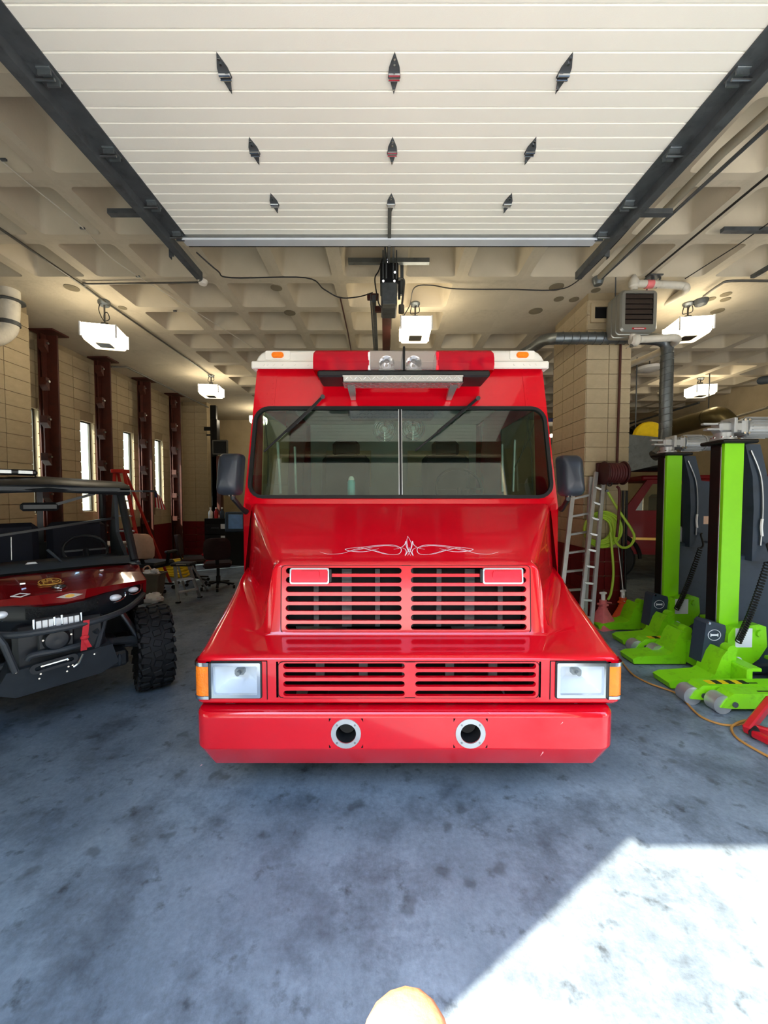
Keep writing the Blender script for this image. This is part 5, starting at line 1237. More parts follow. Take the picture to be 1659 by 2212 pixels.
# slate control cabinet and spine behind the mast
m = MB(); m.box((.38, .2, .62), (.56, .3, 1.06), .012); cab_ = m.build('control_cabinet', 'slate_blue', lift)
m = MB(); m.box((.44, .16, .09), (.8, .5, .1), .02); m.build('cabinet_base', 'slate_blue', lift)
m = MB(); m.add([V((0.110, -.02, 2.2)), V((0.250, -.02, 2.2)), V((0.330, -.02, 1.9)), V((0.370, -.02, 1.5)), V((0.370, -.02, 1.1)), V((0.210, -.02, 1.1)), V((0.210, -.02, 1.6)), V((0.190, -.02, 1.9)),
                 V((0.110, .1, 2.2)), V((0.250, .1, 2.2)), V((0.330, .1, 1.9)), V((0.370, .1, 1.5)), V((0.370, .1, 1.1)), V((0.210, .1, 1.1)), V((0.210, .1, 1.6)), V((0.190, .1, 1.9))], [tuple(range(8)), tuple(range(8, 16))]+[(i, (i+1) % 8, 8+(i+1) % 8, 8+i) for i in range(8)]); spn = m.build('cable_spine', 'slate_blue', lift)
one('spine_cable', 'steel', spn).tube(smooth_path([V((0.150, -.035, 2.14)), V((0.250, -.035, 1.9)), V((0.280, -.035, 1.6)), V((0.270, -.035, 1.25))], 6), .009, 6)
one('cable_tie', 'white_plastic', spn).tube(smooth_path([V((0.275, -.04, 1.5)), V((0.265, -.045, 1.42)), V((0.280, -.04, 1.34))], 4), .012, 6)
m = MB(); m.add([V((0.310, .14, 1.15)), V((0.610, .14, 1.15)), V((0.650, .14, 1.3)), V((0.650, .14, 1.75)), V((0.570, .14, 1.9)), V((0.370, .14, 1.92)), V((0.310, .14, 1.8)),
                 V((0.310, .3, 1.15)), V((0.610, .3, 1.15)), V((0.650, .3, 1.3)), V((0.650, .3, 1.75)), V((0.570, .3, 1.9)), V((0.370, .3, 1.92)), V((0.310, .3, 1.8))], [tuple(range(7)), tuple(range(7, 14))]+[(i, (i+1) % 7, 7+(i+1) % 7, 7+i) for i in range(7)]); m.build('control_panel', 'slate_blue', lift)
one('info_plate', 'beige_fabric', lift).box((.53, .135, 1.42), (.075, .006, .1), .002)
# carriage plate, wedge cover
F_ = frame((.03, -.16, 0), (1, 0, 0), (0, -1, 0)); F = lambda u, v, n=0.: F_(u*.9, v*.73, n)
m = MB(); m.prism([(-.12, .28), (-.17, .34), (-.16, .62), (-.11, .70), (.15, .74), (.22, .71), (.24, .46), (.16, .30), (.05, .2), (-.08, .2)], F, -.12, 0); cp = m.build('carriage_plate', 'lime_paint', lift)
one('instruction_sticker', 'sticker_white', cp).prism(rr(.17, .24, .003, 2, -.005, .57), F, 0, .003)
one('plate_boss', 'lime_paint', cp).cyl(F(.15, .63, 0), F(.15, .63, .02), .032, n=16)
one('warning_disc', 'sticker_white', cp).cyl(F(-.06, .275, 0), F(-.06, .275, .006), .04, n=20)
m = MB(); F2_ = frame((-.20, -.13, 0), (1, 0, 0), (0, -1, 0)); F2 = lambda u, v, n=0.: F2_(u*.9, v*.77, n); m.prism([(-.15, .22), (-.105, .70), (-.08, .73), (.09, .68), (.10, .62), (.06, .22)], F2, -.14, 0); wc_ = m.build('wedge_cover', 'slate_blue', lift)
m = MB(); m.ring(circ(.062, 24, -.02, .56), circ(.067, 24, -.02, .56), F2, 0, .003); m.prism([(-.06, .54), (-.045, .55), (.005, .55), (.02, .54), (.02, .58), (.005, .57), (-.045, .57), (-.06, .58)], F2, 0, .003); m.build('round_logo', 'sticker_white', wc_)
one('bolt', 'chrome', wc_).cyl(F2(-.08, .705, .0), F2(-.08, .705, .012), .012, n=8)
# carriage cross beam along depth, forks
XB = -.16
m = MB(); m.box((XB-.02, -.02, .14), (.05, .86, .22), .008); m.box((XB+.03, -.02, .24), (.12, .84, .03), .006); m.build('cross_beam', 'lime_paint', lift)
def fork(yc, par):
    Fx_ = frame((XB-.04, yc, 0), (-1, 0, 0), (0, 1, 0)); Fx = lambda u, v, n=0.: Fx_(u*.9, v*.7, -n)      # u runs towards the truck
    m = MB(); m.prism([(-.06, .03), (.10, .03), (.06, .42), (.04, .48), (-.01, .52), (-.06, .50)], Fx, -.02, .02); fk = m.build('fork_gusset', 'lime_paint', par)
    Ff_ = frame((XB-.05, yc-.02, 0), (-1, 0, 0), (0, 1, 0)); Ff = lambda u, v, n=0.: Ff_(u*.82, v*.7, -n)
    m = MB(); A = [(0, .48), (.05, .50), (.10, .42), (.17, .19), (.22, .155), (.60, .125), (.66, .09), (.64, .02), (.16, .02), (0, .02)]
    m.prism(A, Ff, -.19, .02); m.build('fork_plate', 'lime_paint', fk)
    one('fork_cap', 'lime_paint', fk).cyl(Fx(-.01, .50, -.05), Fx(-.01, .50, .03), .045, n=14)
    return fk
fork(.24, lift); fork(-.26, lift)
# base legs with tape and rollers
def leg(yc, x_tip, x_back, tape, roller, ht=.17, wd=.12):
    m = MB(); Fx = frame((0, yc, 0), (1, 0, 0), (0, -1, 0))
    m.prism([(x_tip, .06), (x_tip+.04, ht*.7), (x_tip+.1, ht), (x_back, ht), (x_back, .05), (x_tip+.1, .05)], Fx, -wd/2, wd/2); lg = m.build('base_leg', 'lime_paint', lift)
    if tape:
        for k in range(6): one('tape_stripe', 'yellow' if k % 2 == 0 else 'tape_black', lg).box((x_tip+.2+k*.055, yc, ht+.0015), (.055, wd*.5, .003))
    if roller:
        c = V((x_tip+.03, yc, .075)); one('roller', 'aluminium', lg).cyl(c-V((0, wd*.4, 0)), c+V((0, wd*.4, 0)), .074, n=24)
        one('axle_bolt', 'dark_steel', lg).cyl(V((x_tip+.11, yc-wd/2, .085)), V((x_tip+.11, yc-wd/2-.008, .085)), .022, n=14)
    return lg
leg(.5, -.3, .5, False, False, .12); leg(-.5, -.77, .5, True, True); leg(-.635, -.64, .4, False, True)
m = MB(); m.box((.5, -.06, .11), (.14, 1.16, .12), .01); m.build('base_cross', 'lime_paint', lift)
m = MB(); m.box((.34, -.33, .25), (.24, .12, .18), .01); m.box((.16, -.36, .24), (.1, .1, .26), .01); m.box((.62, -.3, .2), (.3, .2, .16), .01); m.build('base_bracket', 'lime_paint', lift)
for yc, xt in ((-.5, -.77), (-.635, -.64)):
    one('leg_lettering', 'tape_black', lift).box((xt+.45, yc-.02, .1715), (.26, .012, .002))
# coiled control cord
def coil(a, b_, n, r, sag):
    pts = []; a = V(a); b_ = V(b_); N_ = n*9
    for i in range(N_+1):
        t = i/N_; c = a+(b_-a)*t-V((0, 0, sag*math.sin(PI*t))); w_ = 2*PI*n*t
        pts.append(c+V((r*math.cos(w_), r*math.sin(w_), r*.4*math.sin(w_))))
    return pts
m = MB(); m.tube(coil(V((.26, -.12, 1.1)), V((-.08, -.22, .40)), 32, .022, .05), .0065, 5); m.build('coiled_cord', 'cable_black', lift)
m = MB(); m.tube(smooth_path([V((.26, -.12, 1.1)), V((.30, -.11, 1.14)), V((.31, -.06, 1.25)), V((.34, -.04, 1.27))], 4), .01, 6); m.build('cord_lead', 'cable_black', lift)
l2 = dup(lift, (3.49, 4.66, 0), 0, 'farther lime green mobile column lift with black mast, beside the block pillar')
# white spray can on the far cabinet
t = thing('spray_can', 'white aerosol can standing on the farther lift cabinet', 'can', (3.49+.20, 4.66+.15, 1.15), world=False)
m = MB(); m.lathe([(.001, 0), (.036, 0), (.038, .005), (.038, .17), (.028, .19), (.014, .195)], V(), (0, 0, 1), 18); m.build('can_body', 'sticker_white', t)
m = MB(); m.lathe([(.016, 0), (.02, .015), (.014, .034), (.002, .036)], V((0, 0, .195)), (0, 0, 1), 14); m.build('cap', 'white_plastic', t)
# red jack handle at the lower right corner
jk = thing('floor_jack', 'red floor jack leg entering at the lower right edge', 'jack', PZ(1640, 1590, 0))
a, b_, c = PZ(1612, 1578, .04), P(1665, 1512, 2.85), PZ(1672, 1606, .05)
m = MB(); m.bar(a, b_, .05, .07, .01); m.build('lift_arm', 'jack_red', jk)
m = MB(); m.bar(a+V((.02, -.03, .0)), c, .05, .05, .01); m.bar(a+V((.05, .06, 0)), c+V((.1, .12, 0)), .04, .05, .01); m.build('frame_rail', 'jack_red', jk)
m = MB(); m.cyl(a+V((.02, -.05, 0)), a+V((.08, .05, 0)), .035, n=16); m.build('caster', 'black_rubber', jk)
# brown cord on the floor
m = MB(); m.tube(smooth_path([PZ(1340, 1425, .012), PZ(1365, 1455, .012), PZ(1400, 1475, .012), PZ(1460, 1497, .012), PZ(1480, 1515, .012), PZ(1510, 1545, .012), PZ(1545, 1561, .012), PZ(1580, 1567, .012), PZ(1604, 1562, .012), PZ(1610, 1556, .03), PZ(1590, 1563, .03), PZ(1580, 1575, .012), PZ(1600, 1600, .012), PZ(1680, 1645, .012)], 8), .008, 8)
o = m.build('extension_lead', 'cord_orange'); tag(o, 'tan extension cord snaking over the floor in front of the lime lifts', 'cord')
# ================================================================== BACK LEFT OF THE BAY
# red fibreglass step ladder standing by the wall
def stepladder(name, label, A0, A1, B0, B1, wtop, wbot, nst, mr, ms, Yd):
    pass
fl = lambda px, py: PZ(px, py, 0)
lt = thing('step_ladder', 'tall red fibreglass step ladder standing behind the off-road vehicle', 'ladder', (-4.55, 6.6, 0))
Lb = V((-4.62, 6.45, 0)); 
tl, tr_ = P(248, 1018, 7.1), P(268, 1018, 7.1)
bl, br_ = V((P(238, 1270, 6.8).x, 6.8, 0)), V((P(318, 1240, 6.85).x, 6.85, 0))
m = MB(); m.bar(tl, bl, .05, .03, up=(0, 1, 0)); m.build('side_rail', 'ladder_red', lt)
m = MB(); m.bar(tr_, br_, .05, .03, up=(0, 1, 0)); m.build('side_rail', 'ladder_red', lt)
for k in range(1, 8):
    t = k/8.; a, b_ = lerp(tl, bl, t), lerp(tr_, br_, t); one('step', 'aluminium', lt).bar(a, b_, .08, .025, up=(0, 0, 1))
m = MB(); m.bar(tl+V((.02, .05, 0)), V((bl.x, 7.6, 0)), .04, .03, up=(0, 1, 0)); m.bar(tr_+V((-.02, .05, 0)), V((br_.x, 7.6, 0)), .04, .03, up=(0, 1, 0)); m.build('rear_legs', 'ladder_red', lt)
m = MB(); m.box((tl+tr_)/2+V((0, .02, 0)), ((tr_-tl).x+.06, .2, .07), .01); m.build('top_cap', 'ladder_red', lt)
# beige-backed office chair
def office_chair(name, label, base, back_m, seat_m, rot, backh=.5, group=None):
    t = thing(name, label, 'chair', base, rot, group, world=False)
    m = MB(); m.box((0, 0, .46), (.48, .46, .09), .035); m.build('seat', seat_m, t)
    m = MB(); rws = []
    for z, w_, y in ((.58, .18, .24), (.62, .22, .245), (.75, .235, .25), (.90, .22, .27), (.96, .17, .285), (.975, .1, .29)): rws.append([V((x*w_/.5, y+(x*x)*-.12+o, z)) for x, o in ((-.5, 0), (-.3, -.01), (0, -.02), (.3, -.01), (.5, 0), (.3, .05), (0, .06), (-.3, .05))])
    m.loft(rws, True); m.f += [tuple(range(8)), tuple(len(m.v)-8+i for i in range(8))]; m.build('backrest', back_m, t, angle=60)
    m = MB(); m.bar((0, .2, .44), (0, .29, .7), .06, .02, up=(0, 1, 0)); m.build('back_bracket', 'black_plastic', t)
    m = MB(); m.cyl((0, 0, .12), (0, 0, .42), .028, n=12); m.cyl((0, 0, .1), (0, 0, .24), .04, n=12); m.build('gas_column', 'black_plastic', t)
    for k in range(5):
        a = 2*PI*k/5+.3; e = V((.29*math.cos(a), .29*math.sin(a), .085)); lg = one('base_leg', 'black_plastic', t).bar((0, 0, .13), e, .05, .03, .006)
        one('caster', 'black_rubber', lg).cyl(e+V((-.02, 0, -.058+.03)), e+V((.02, 0, -.058+.03)), .055*.5+.0005+.028-.0, n=12) if False else one('caster', 'black_rubber', lg).cyl(V((e.x-.02, e.y, .03)), V((e.x+.02, e.y, .03)), .03, n=12)
    return t
c1 = V((P(334, 1290, 6.95).x, 6.95, 0))
oc = office_chair('office_chair', 'office chair with beige back and black seat behind the grey bin', c1, 'beige_fabric', 'black_plastic', 2.9)
m = MB(); m.box((-.30, -.05, .66), (.07, .26, .05), .02); m.bar((-.26, 0, .46), (-.30, 0, .66), .05, .02, up=(0, 1, 0)); m.build('armrest', 'black_plastic', oc)
m = MB(); m.box((.30, -.05, .66), (.07, .26, .05), .02); m.bar((.26, 0, .46), (.30, 0, .66), .05, .02, up=(0, 1, 0)); m.build('armrest', 'black_plastic', oc)
oc.scale = (1.1, 1.05, 1.1)
oc2 = office_chair('office_chair', 'dark brown office chair facing left beside the truck fender', V((P(472, 1285, 7.15).x, 7.15, 0)), 'brown_fabric', 'brown_fabric', 3.5)
oc3 = office_chair('office_chair', 'dark office chair turned side-on behind the aluminium step stool', V((P(420, 1270, 7.6).x, 7.6, 0)), 'brown_fabric', 'brown_fabric', 1.9)
# aluminium step stool with black top
ss = thing('step_stool', 'small aluminium folding step stool with black top', 'stool', V((P(398, 1296, 6.15).x, 6.15, 0)))
Y = 6.1
tA, tB = P(378, 1222, Y), P(408, 1222, Y); 
bA, bB = fl(385, 1303), fl(432, 1291)
bA2, bB2 = V((bA.x-.12, bA.y+.5, 0)), V((bB.x-.1, bB.y+.5, 0))
m = MB(); m.bar(tA, bA, .05, .025, .004, up=(0, 1, 0)); m.build('leg', 'aluminium', ss)
m = MB(); m.bar(tB, bB, .05, .025, .004, up=(0, 1, 0)); m.build('leg', 'aluminium', ss)
m = MB(); m.bar(tA+V((-.02, .12, 0)), bA2, .025, .02, up=(0, 1, 0)); m.build('leg', 'aluminium', ss)
m = MB(); m.bar(tB+V((-.02, .12, 0)), bB2, .025, .02, up=(0, 1, 0)); m.build('leg', 'aluminium', ss)
for t in (.38, .72): one('step', 'aluminium', ss).bar(lerp(tA, bA, t), lerp(tB, bB, t), .09, .03, .004)
one('top', 'black_plastic', ss).box((tA+tB)/2+V((0, .06, .02)), (.34, .24, .05), .02)
one('top_slot', 'chrome', ss).box((tA+tB)/2+V((0.02, -.065, .025)), (.16, .01, .014), .004)
for p in (bA, bB): one('foot', 'black_rubber', ss).box(p+V((0, 0, .012)), (.07, .05, .024), .004)
# bin and rags
bn = thing('waste_bin', 'grey plastic waste bin filled with paper beside the step stool', 'bin', V((P(331, 1292, 6.5).x, 6.5, 0)), world=False)
mat('bin_grey', (104, 100, 88), .6, 0, .06, 9)
m = MB(); rws = []
for s_, z in ((.11, 0), (.15, .40), (.165, .40), (.165, .425), (.14, .425), (.10, .03)): rws.append([V((u, v, z)) for u, v in rr(2*s_*1.1, 2*s_*.9, .03, 3)])
m.loft(rws, True); m.f += [tuple(range(16)), tuple(len(m.v)-16+i for i in range(16))]; m.build('tub', 'bin_grey', bn)
def crumple(name, c, r, m_, par=None, seed=1, n=14, flat=1.):
    rnd = random.Random(seed); g = MB(); g.ball((0, 0, 0), 1, n); g.v = [tuple(V(p)*(1+rnd.uniform(-.28, .22))) for p in g.v]; g.v = [(c[0]+p[0]*r[0], c[1]+p[1]*r[1], max(.003, c[2]+p[2]*r[2]) if c[2] < .2 else c[2]+p[2]*r[2]) for p in g.v]; return g.build(name, m_, par, angle=8)
crumple('waste_paper', (-.02, 0, .42), (.13, .1, .06), 'paper', bn, 3); crumple('waste_paper', (.05, -.03, .45), (.07, .06, .05), 'paper', bn, 5)
m = MB(); m.tube(smooth_path([V((-.1, -.05, .4)), V((-.12, -.06, .5)), V((-.04, -.05, .55)), V((0, -.02, .44))], 5), .012, 7); m.build('bin_handle', 'beige_fabric', bn)
c = fl(326, 1303); o = crumple('crumpled_rag', (c.x, c.y+.05, .06), (.17, .14, .09), 'paper', None, 9, 16); tag(o, 'crumpled white and blue rag on the floor before the grey bin', 'rag')
# table with orange boxes seen through the vehicle window
tb = thing('work_table', 'small table with white top behind the off-road vehicle', 'table', (-4.75, 6.0, 0))
m = MB(); m.box((-4.55, 6.0, .98), (.8, .5, .03), .006); m.build('tabletop', 'white_paint', tb)
for x in (-4.9, -4.2):
    for y in (5.8, 6.2): one('leg', 'steel', tb).box((x, y, .48), (.04, .04, .96))
o = one('storage_bin', 'orange_paint').box((-4.5, 6.0, 1.07), (.2, .2, .15), .01); tag(o, 'orange plastic bin standing on the small table', 'bin')
one('bin_lid', 'orange_paint', o).box((-4.5, 6.0, 1.15), (.22, .22, .015), .004)
o = one('carton', 'white_plastic').box((-4.72, 6.0, 1.09), (.14, .16, .19), .006); tag(o, 'white and red carton standing on the small table', 'carton'); one('carton_band', 'label_red', o).box((-4.72, 5.918, 1.06), (.14, .004, .06))
# yellow hose bundle on floor behind chair
hb = thing('hose_bundle', 'bundle of yellow hose loops lying behind the step stool', 'hose', V((P(365, 1240, 8.2).x, 8.2, 0)))
for k in range(6):
    c = V((P(365, 1240, 8.2).x, 8.2+k*.02, .05+k*.055)); one('hose_loop', 'yellow', hb).tube([c+V((.42*math.cos(a), .2*math.sin(a), .02*math.sin(3*a+k))) for a in [2*PI*i/28 for i in range(28)]], .028, 8, closed=True)
# flag in the window
fg = thing('flag', 'small striped flag on a stick in the far slit window', 'flag', P(345, 1100, 10.1))
mat('flag_red', (190, 40, 56), .8); mat('flag_white', (236, 230, 226), .8); mat('flag_blue', (40, 50, 96), .8)
Fg = frame(PX(346, 1078, -5.80), (.9, .45, 0), (.45, -.9, 0))
for k in range(7): one('stripe', 'flag_red' if k % 2 == 0 else 'flag_white', fg).prism([(-.12+k*.035, -.22-.01*k), (-.085+k*.035, -.22-.01*k), (-.10+k*.035*.6, .22-k*.03), (-.12+k*.035*.6, .22-k*.03)], Fg, 0, .004)
one('pole', 'rusty_brown', fg).tube([Fg(-.13, -.4, 0), Fg(-.12, .3, 0)], .008, 6)
one('canton', 'flag_blue', fg).prism([(-.12, .04), (-.06, .04), (-.07, .2), (-.12, .22)], Fg, .004, .007)
# dark machine with monitor on the back left
dm = thing('drill_press', 'tall black drill press with a framed screen against the far left wall', 'machine', V((P(472, 1170, 11.0).x, 11.0, 0)))
Y = 10.9
def wbx(g, x0, x1, y0, y1, Y, dep, b=.01): pbox(g, x0, x1, y0, y1, Y, dep, b)
g = MB(); wbx(g, 458, 466, 875, 1175, Y, .1); wbx(g, 456, 468, 905, 950, Y-.05, .2); g.build('column', 'lift_black', dm)
g = MB(); wbx(g, 440, 460, 922, 930, Y, .06); wbx(g, 445, 470, 938, 941, Y, .05); g.build('arm', 'lift_black', dm)
g = MB(); wbx(g, 458, 491, 950, 982, Y-.1, .08, .02); mo = g.build('screen', 'conduit', dm)
g = MB(); wbx(g, 461, 488, 953, 979, Y-.115, .02, .004); g.build('screen_face', 'dark_void', mo)
g = MB(); wbx(g, 460, 476, 985, 1170, Y, .18); g.build('stand', 'rusty_brown', dm)
g = MB(); g.box((P(468, 1175, Y).x, Y+.1, .03), (.6, .6, .06), .01); g.build('base', 'lift_black', dm)
# black cabinet with bottles
bc = thing('tool_cabinet', 'black tool cabinet at the far left wall with bottles on top', 'cabinet', V((P(470, 1170, 10.2).x, 10.2, 0)))
Y = 10.1
a, b_ = P(442, 1175, Y), P(489, 1120, Y)
g = MB(); g.box(((a.x+b_.x)/2, Y+.25, b_.z/2), (b_.x-a.x, .5, b_.z), .01); g.build('body', 'lift_black', bc)
for k in range(3):
    zz = b_.z*(.25+.25*k); d_ = one('drawer', 'black_plastic', bc).box(((a.x+b_.x)/2, Y-.008, zz), (b_.x-a.x-.04, .016, b_.z*.22), .004); one('handle', 'steel', d_).box(((a.x+b_.x)/2, Y-.025, zz+.04), (.2, .02, .015), .003)
for k in range(2): one('paper_label', 'paper', bc).box((b_.x-.09, Y-.02, b_.z*(.82-.27*k)), (.11, .004, .13))
for i, (x, mm, nm) in enumerate(((455, 'white_plastic', 'clear white'), (467, 'label_red', 'red'), (480, 'slate_blue', 'blue'))):
    c = P(x, 1120, Y+.1); c.z = b_.z
    t = thing('bottle', '%s bottle standing on the far black tool cabinet' % nm, 'bottle', c, 0, 'bottles on the tool cabinet', world=False)
    m = MB(); m.lathe([(.001, 0), (.05, 0), (.055, .02), (.055, .17), (.02, .22), (.02, .25)], V(), (0, 0, 1), 14); m.build('bottle_body', mm, t); m = MB(); m.cyl((0, 0, .25), (0, 0, .29), .024, n=10); m.build('cap', 'white_plastic', t)
o = one('cooler_box', 'slate_blue').box(P(507, 1128, 9.6)+V((0, .2, -.0)), (.5, .4, .5), .02); tag(o, 'pale blue storage box partly hidden by the truck mirror arm', 'box')
mat('cool_blue', (110, 150, 200), .5); one('box_front', 'cool_blue', o).box(P(509, 1127, 9.6)+V((0, -.005, 0)), (.36, .02, .36), .01)
bx_ = o; one('box_stand', 'lift_black', o).box((P(507, 1128, 9.6).x, 9.8, (P(507, 1128, 9.6).z-.25)/2), (.5, .4, P(507, 1128, 9.6).z-.25), .01)
t = thing('bucket', 'red plastic bucket on the floor behind the brown office chair', 'bucket', V((P(447, 1180, 9.4).x, 9.5, 0)), world=False)
m = MB(); m.lathe([(.001, 0), (.12, 0), (.16, .3), (.17, .3), (.17, .31), (.15, .31)], V(), (0, 0, 1), 18); m.build('pail', 'jack_red', t)
m = MB(); m.tube([V((.16*math.cos(a), .03, .31+.12*math.sin(a))) for a in [PI*i/10 for i in range(11)]], .006, 6); m.build('handle', 'steel', t)
o = pipe('window_lamp_strip', 'thin upright pole lit by daylight near the far black machine', 'pole', [P(443, 975, 11.0), P(445, 1092, 11.0)], .02, 'white_paint') if False else None
# ================================================================== BACK RIGHT
# ladders leaning on the pillar
def ladder(name, label, b0, b1, t0, t1, nr, wd=.05, m_='aluminium'):
    t = thing(name, label, 'ladder', ((b0+b1)/2))
    for a, c in ((b0, t0), (b1, t1)): one('side_rail', m_, t).bar(a, c, wd, .035, .004, up=(0, 1, 0))
    for k in range(1, nr+1):
        q = k/(nr+1.); one('rung', m_, t).bar(lerp(b0, t0, q), lerp(b1, t1, q), .035, .03, .004)
    for p in (b0, b1): one('foot', 'black_rubber', t).box(p+V((0, 0, .015)), (.06, .09, .03), .005)
    return t
Y = 5.0
A0 = V((P(1250, 1340, 4.72).x, 4.72, 0)); A1 = V((P(1276, 1340, 4.70).x, 4.70, 0))
ladder('extension_ladder', 'narrow aluminium ladder leaning upright against the pillar, nearest the truck mirror', A0, A1, P(1288, 1020, 5.28), P(1304, 1027, 5.26), 9, .05)
B0 = V((P(1205, 1330, 4.9).x, 4.9, 0)); B1 = V((P(1262, 1335, 4.95).x, 4.95, 0))
ladder('rung_ladder', 'wider aluminium rung ladder leaning behind the narrow one', B0, B1, P(1240, 1040, 5.30), P(1277, 1030, 5.31), 7, .06)
# hose reel on the pillar
hr = thing('hose_reel', 'dark red hose reel mounted on the pillar front', 'hose reel', P(1325, 1025, 5.2))
c = P(1325, 1022, 5.18); r_ = 32/FPX*5.18*.75
mat('reel_red', (58, 18, 18), .5, 0, .15, 10); mat('hose_dark', (82, 30, 30), .6, 0, .1, 14)
for s in (-1, 1): one('reel_disc', 'reel_red', hr).lathe([(.001, 0), (r_, 0), (r_+.01, .012), (r_, .024), (.001, .024)], c+V((s*.13-.012, 0, 0)), (1, 0, 0), 24)
for k in range(7): one('hose_wrap', 'hose_dark', hr).tube([c+V((-.10+k*.034, math.cos(a)*r_*.78, math.sin(a)*r_*.78)) for a in [2*PI*i/20 for i in range(20)]], .02, 7, closed=True)
m = MB(); m.cyl(c-V((.14, 0, 0)), c+V((.14, 0, 0)), r_*.7, n=16); m.box(c+V((0, .14, 0)), (.3, .06, .3), .01); m.build('reel_drum', 'reel_red', hr)
m = MB(); m.tube(smooth_path([c+V((.02, -.05, -.18)), P(1338, 1062, 5.1), P(1336, 1120, 5.1), P(1332, 1160, 5.1)], 5), .016, 8); m.build('hose_tail', 'hose_dark', hr)
m = MB(); m.tube([P(1317, 1045, 5.15)+V((.03*math.cos(a), 0, .03*math.sin(a))) for a in [2*PI*i/12 for i in range(12)]], .008, 6, closed=True); m.build('hook', 'lift_black', hr)
# green hose coil
gh = thing('garden_hose', 'coiled lime hose hanging on the pillar behind the ladder', 'hose', P(1300, 1140, 5.25))
c = P(1290, 1143, 5.27)
for k in range(6): R_ = (26+k*2.4)/FPX*5.27; one('hose_coil', 'hose_green', gh).tube([c+V((R_*1.05*math.cos(a)+.01*k, -.03-.012*(k % 3), R_*math.sin(a))) for a in [2*PI*i/36 for i in range(36)]], .017, 8, closed=True)
one('hose_end', 'hose_green', gh).tube(smooth_path([P(1313, 1063, 5.22), P(1335, 1100, 5.18), P(1362, 1140, 5.15), P(1370, 1160, 5.15), P(1362, 1178, 5.15), P(1345, 1183, 5.15), P(1330, 1170, 5.18), P(1327, 1145, 5.2), P(1320, 1120, 5.22), P(1308, 1112, 5.22)], 6), .017, 8)
one('hose_end', 'hose_green', gh).tube(smooth_path([P(1318, 1150, 5.2), P(1322, 1190, 5.16), P(1325, 1240, 5.12), P(1320, 1280, 5.1), P(1313, 1296, 5.08)], 6), .016, 8)
one('tap', 'dark_steel', gh).cyl(P(1310, 1060, 5.36), P(1312, 1060, 5.2), .018, n=8)
# black pipes / stand by the pillar edge, thin rods
for k, (px, lab) in enumerate(((1346, 'left'), (1354, 'right'))):
    o = pipe('floor_pipe', 'thin black upright pipe at the pillar edge, the %s of two' % lab, 'pipe', [V((P(px, 1200, 5.28).x, 5.3, 0)), P(px, 1060, 5.3)], .016, 'cable_black')
pipe('broom_handle', 'slim pale rod leaning on the pillar between the jack stands', 'rod', [V((P(1350, 1330, 5.05).x, 5.0, 0)), P(1333, 1160, 5.3)], .009, 'steel')
# jack stands
def jack_stand(label, base, m_, rot):
    t = thing('jack_stand', label, 'jack stand', base, rot, 'jack stands by the pillar', world=False)
    m = MB(); rws = []
    for s_, z in ((.145, 0), (.135, .02), (.045, .24), (.045, .26)): rws.append([V((u, v, z)) for u, v in rr(2*s_, 2*s_, .015, 2)])
    m.loft(rws, True); m.f += [tuple(range(12)), tuple(len(m.v)-12+i for i in range(12))]; m.build('pyramid_base', m_, t)
    m = MB(); m.cyl((0, 0, .25), (0, 0, .36), .045, n=14); m.box((0, 0, .30), (.1, .1, .03), .006); m.build('collar', m_, t)
    m = MB(); m.cyl((0, 0, .3), (0, 0, .44), .026, n=12); m.box((0, 0, .45), (.09, .05, .03), .008); m.build('ratchet_post', 'white_plastic', t)
    m = MB(); m.bar((.04, 0, .33), (.14, 0, .31), .02, .015); m.build('lever', m_, t)
    return t
jack_stand('faded pink jack stand on the floor before the pillar', V((P(1304, 1320, 4.98).x, 5.0, 0)), 'pink_paint', .3)
jack_stand('orange jack stand on the floor at the right of the pillar', V((P(1352, 1320, 5.05).x, 5.12, 0)), 'orange_paint', .7)
# big grey machine duct with yellow disc beyond the pillar
gd = thing('air_cleaner', 'large grey duct box with yellow hose wheel behind the pillar', 'machine', P(1395, 975, 7.5))
Y = 7.3; 
g = MB(); a = [(1354, 938), (1440, 946), (1462, 985), (1440, 1000), (1354, 1020)]; F = lambda u, v, n: P(u, v, Y)+V((0, n, 0)); g.prism([(x, y) for x, y in a], F, 0, .7); g.build('casing', 'galvanised', gd)
c = P(1406, 945, 7.6); g = MB(); g.lathe([(.001, 0), (.3, 0), (.32, .03), (.32, .08), (.001, .09)], c, (0, 1, 0), 28); g.build('hose_wheel', 'yellow', gd)
g = MB()
for k in range(14): cc = P(1362+k*4.2, 938-10*math.sin(PI*k/14), 7.9); g.tube([cc+V((0, .13*math.cos(a), .13*math.sin(a))) for a in [2*PI*i/14 for i in range(14)]], .02, 6, closed=True)
g.build('flex_hose', 'lift_black', gd)
for px in (1372, 1450): one('hanger_rod', 'dark_steel', gd).cyl(P(px, 950, 7.8), V((P(px, 950, 7.8).x, 7.8, CEIL)), .012, n=6)
g = MB(); g.box(P(1400, 1010, 7.7), (1.1, .5, .16), .06); g.build('tarp', 'lift_black', gd)
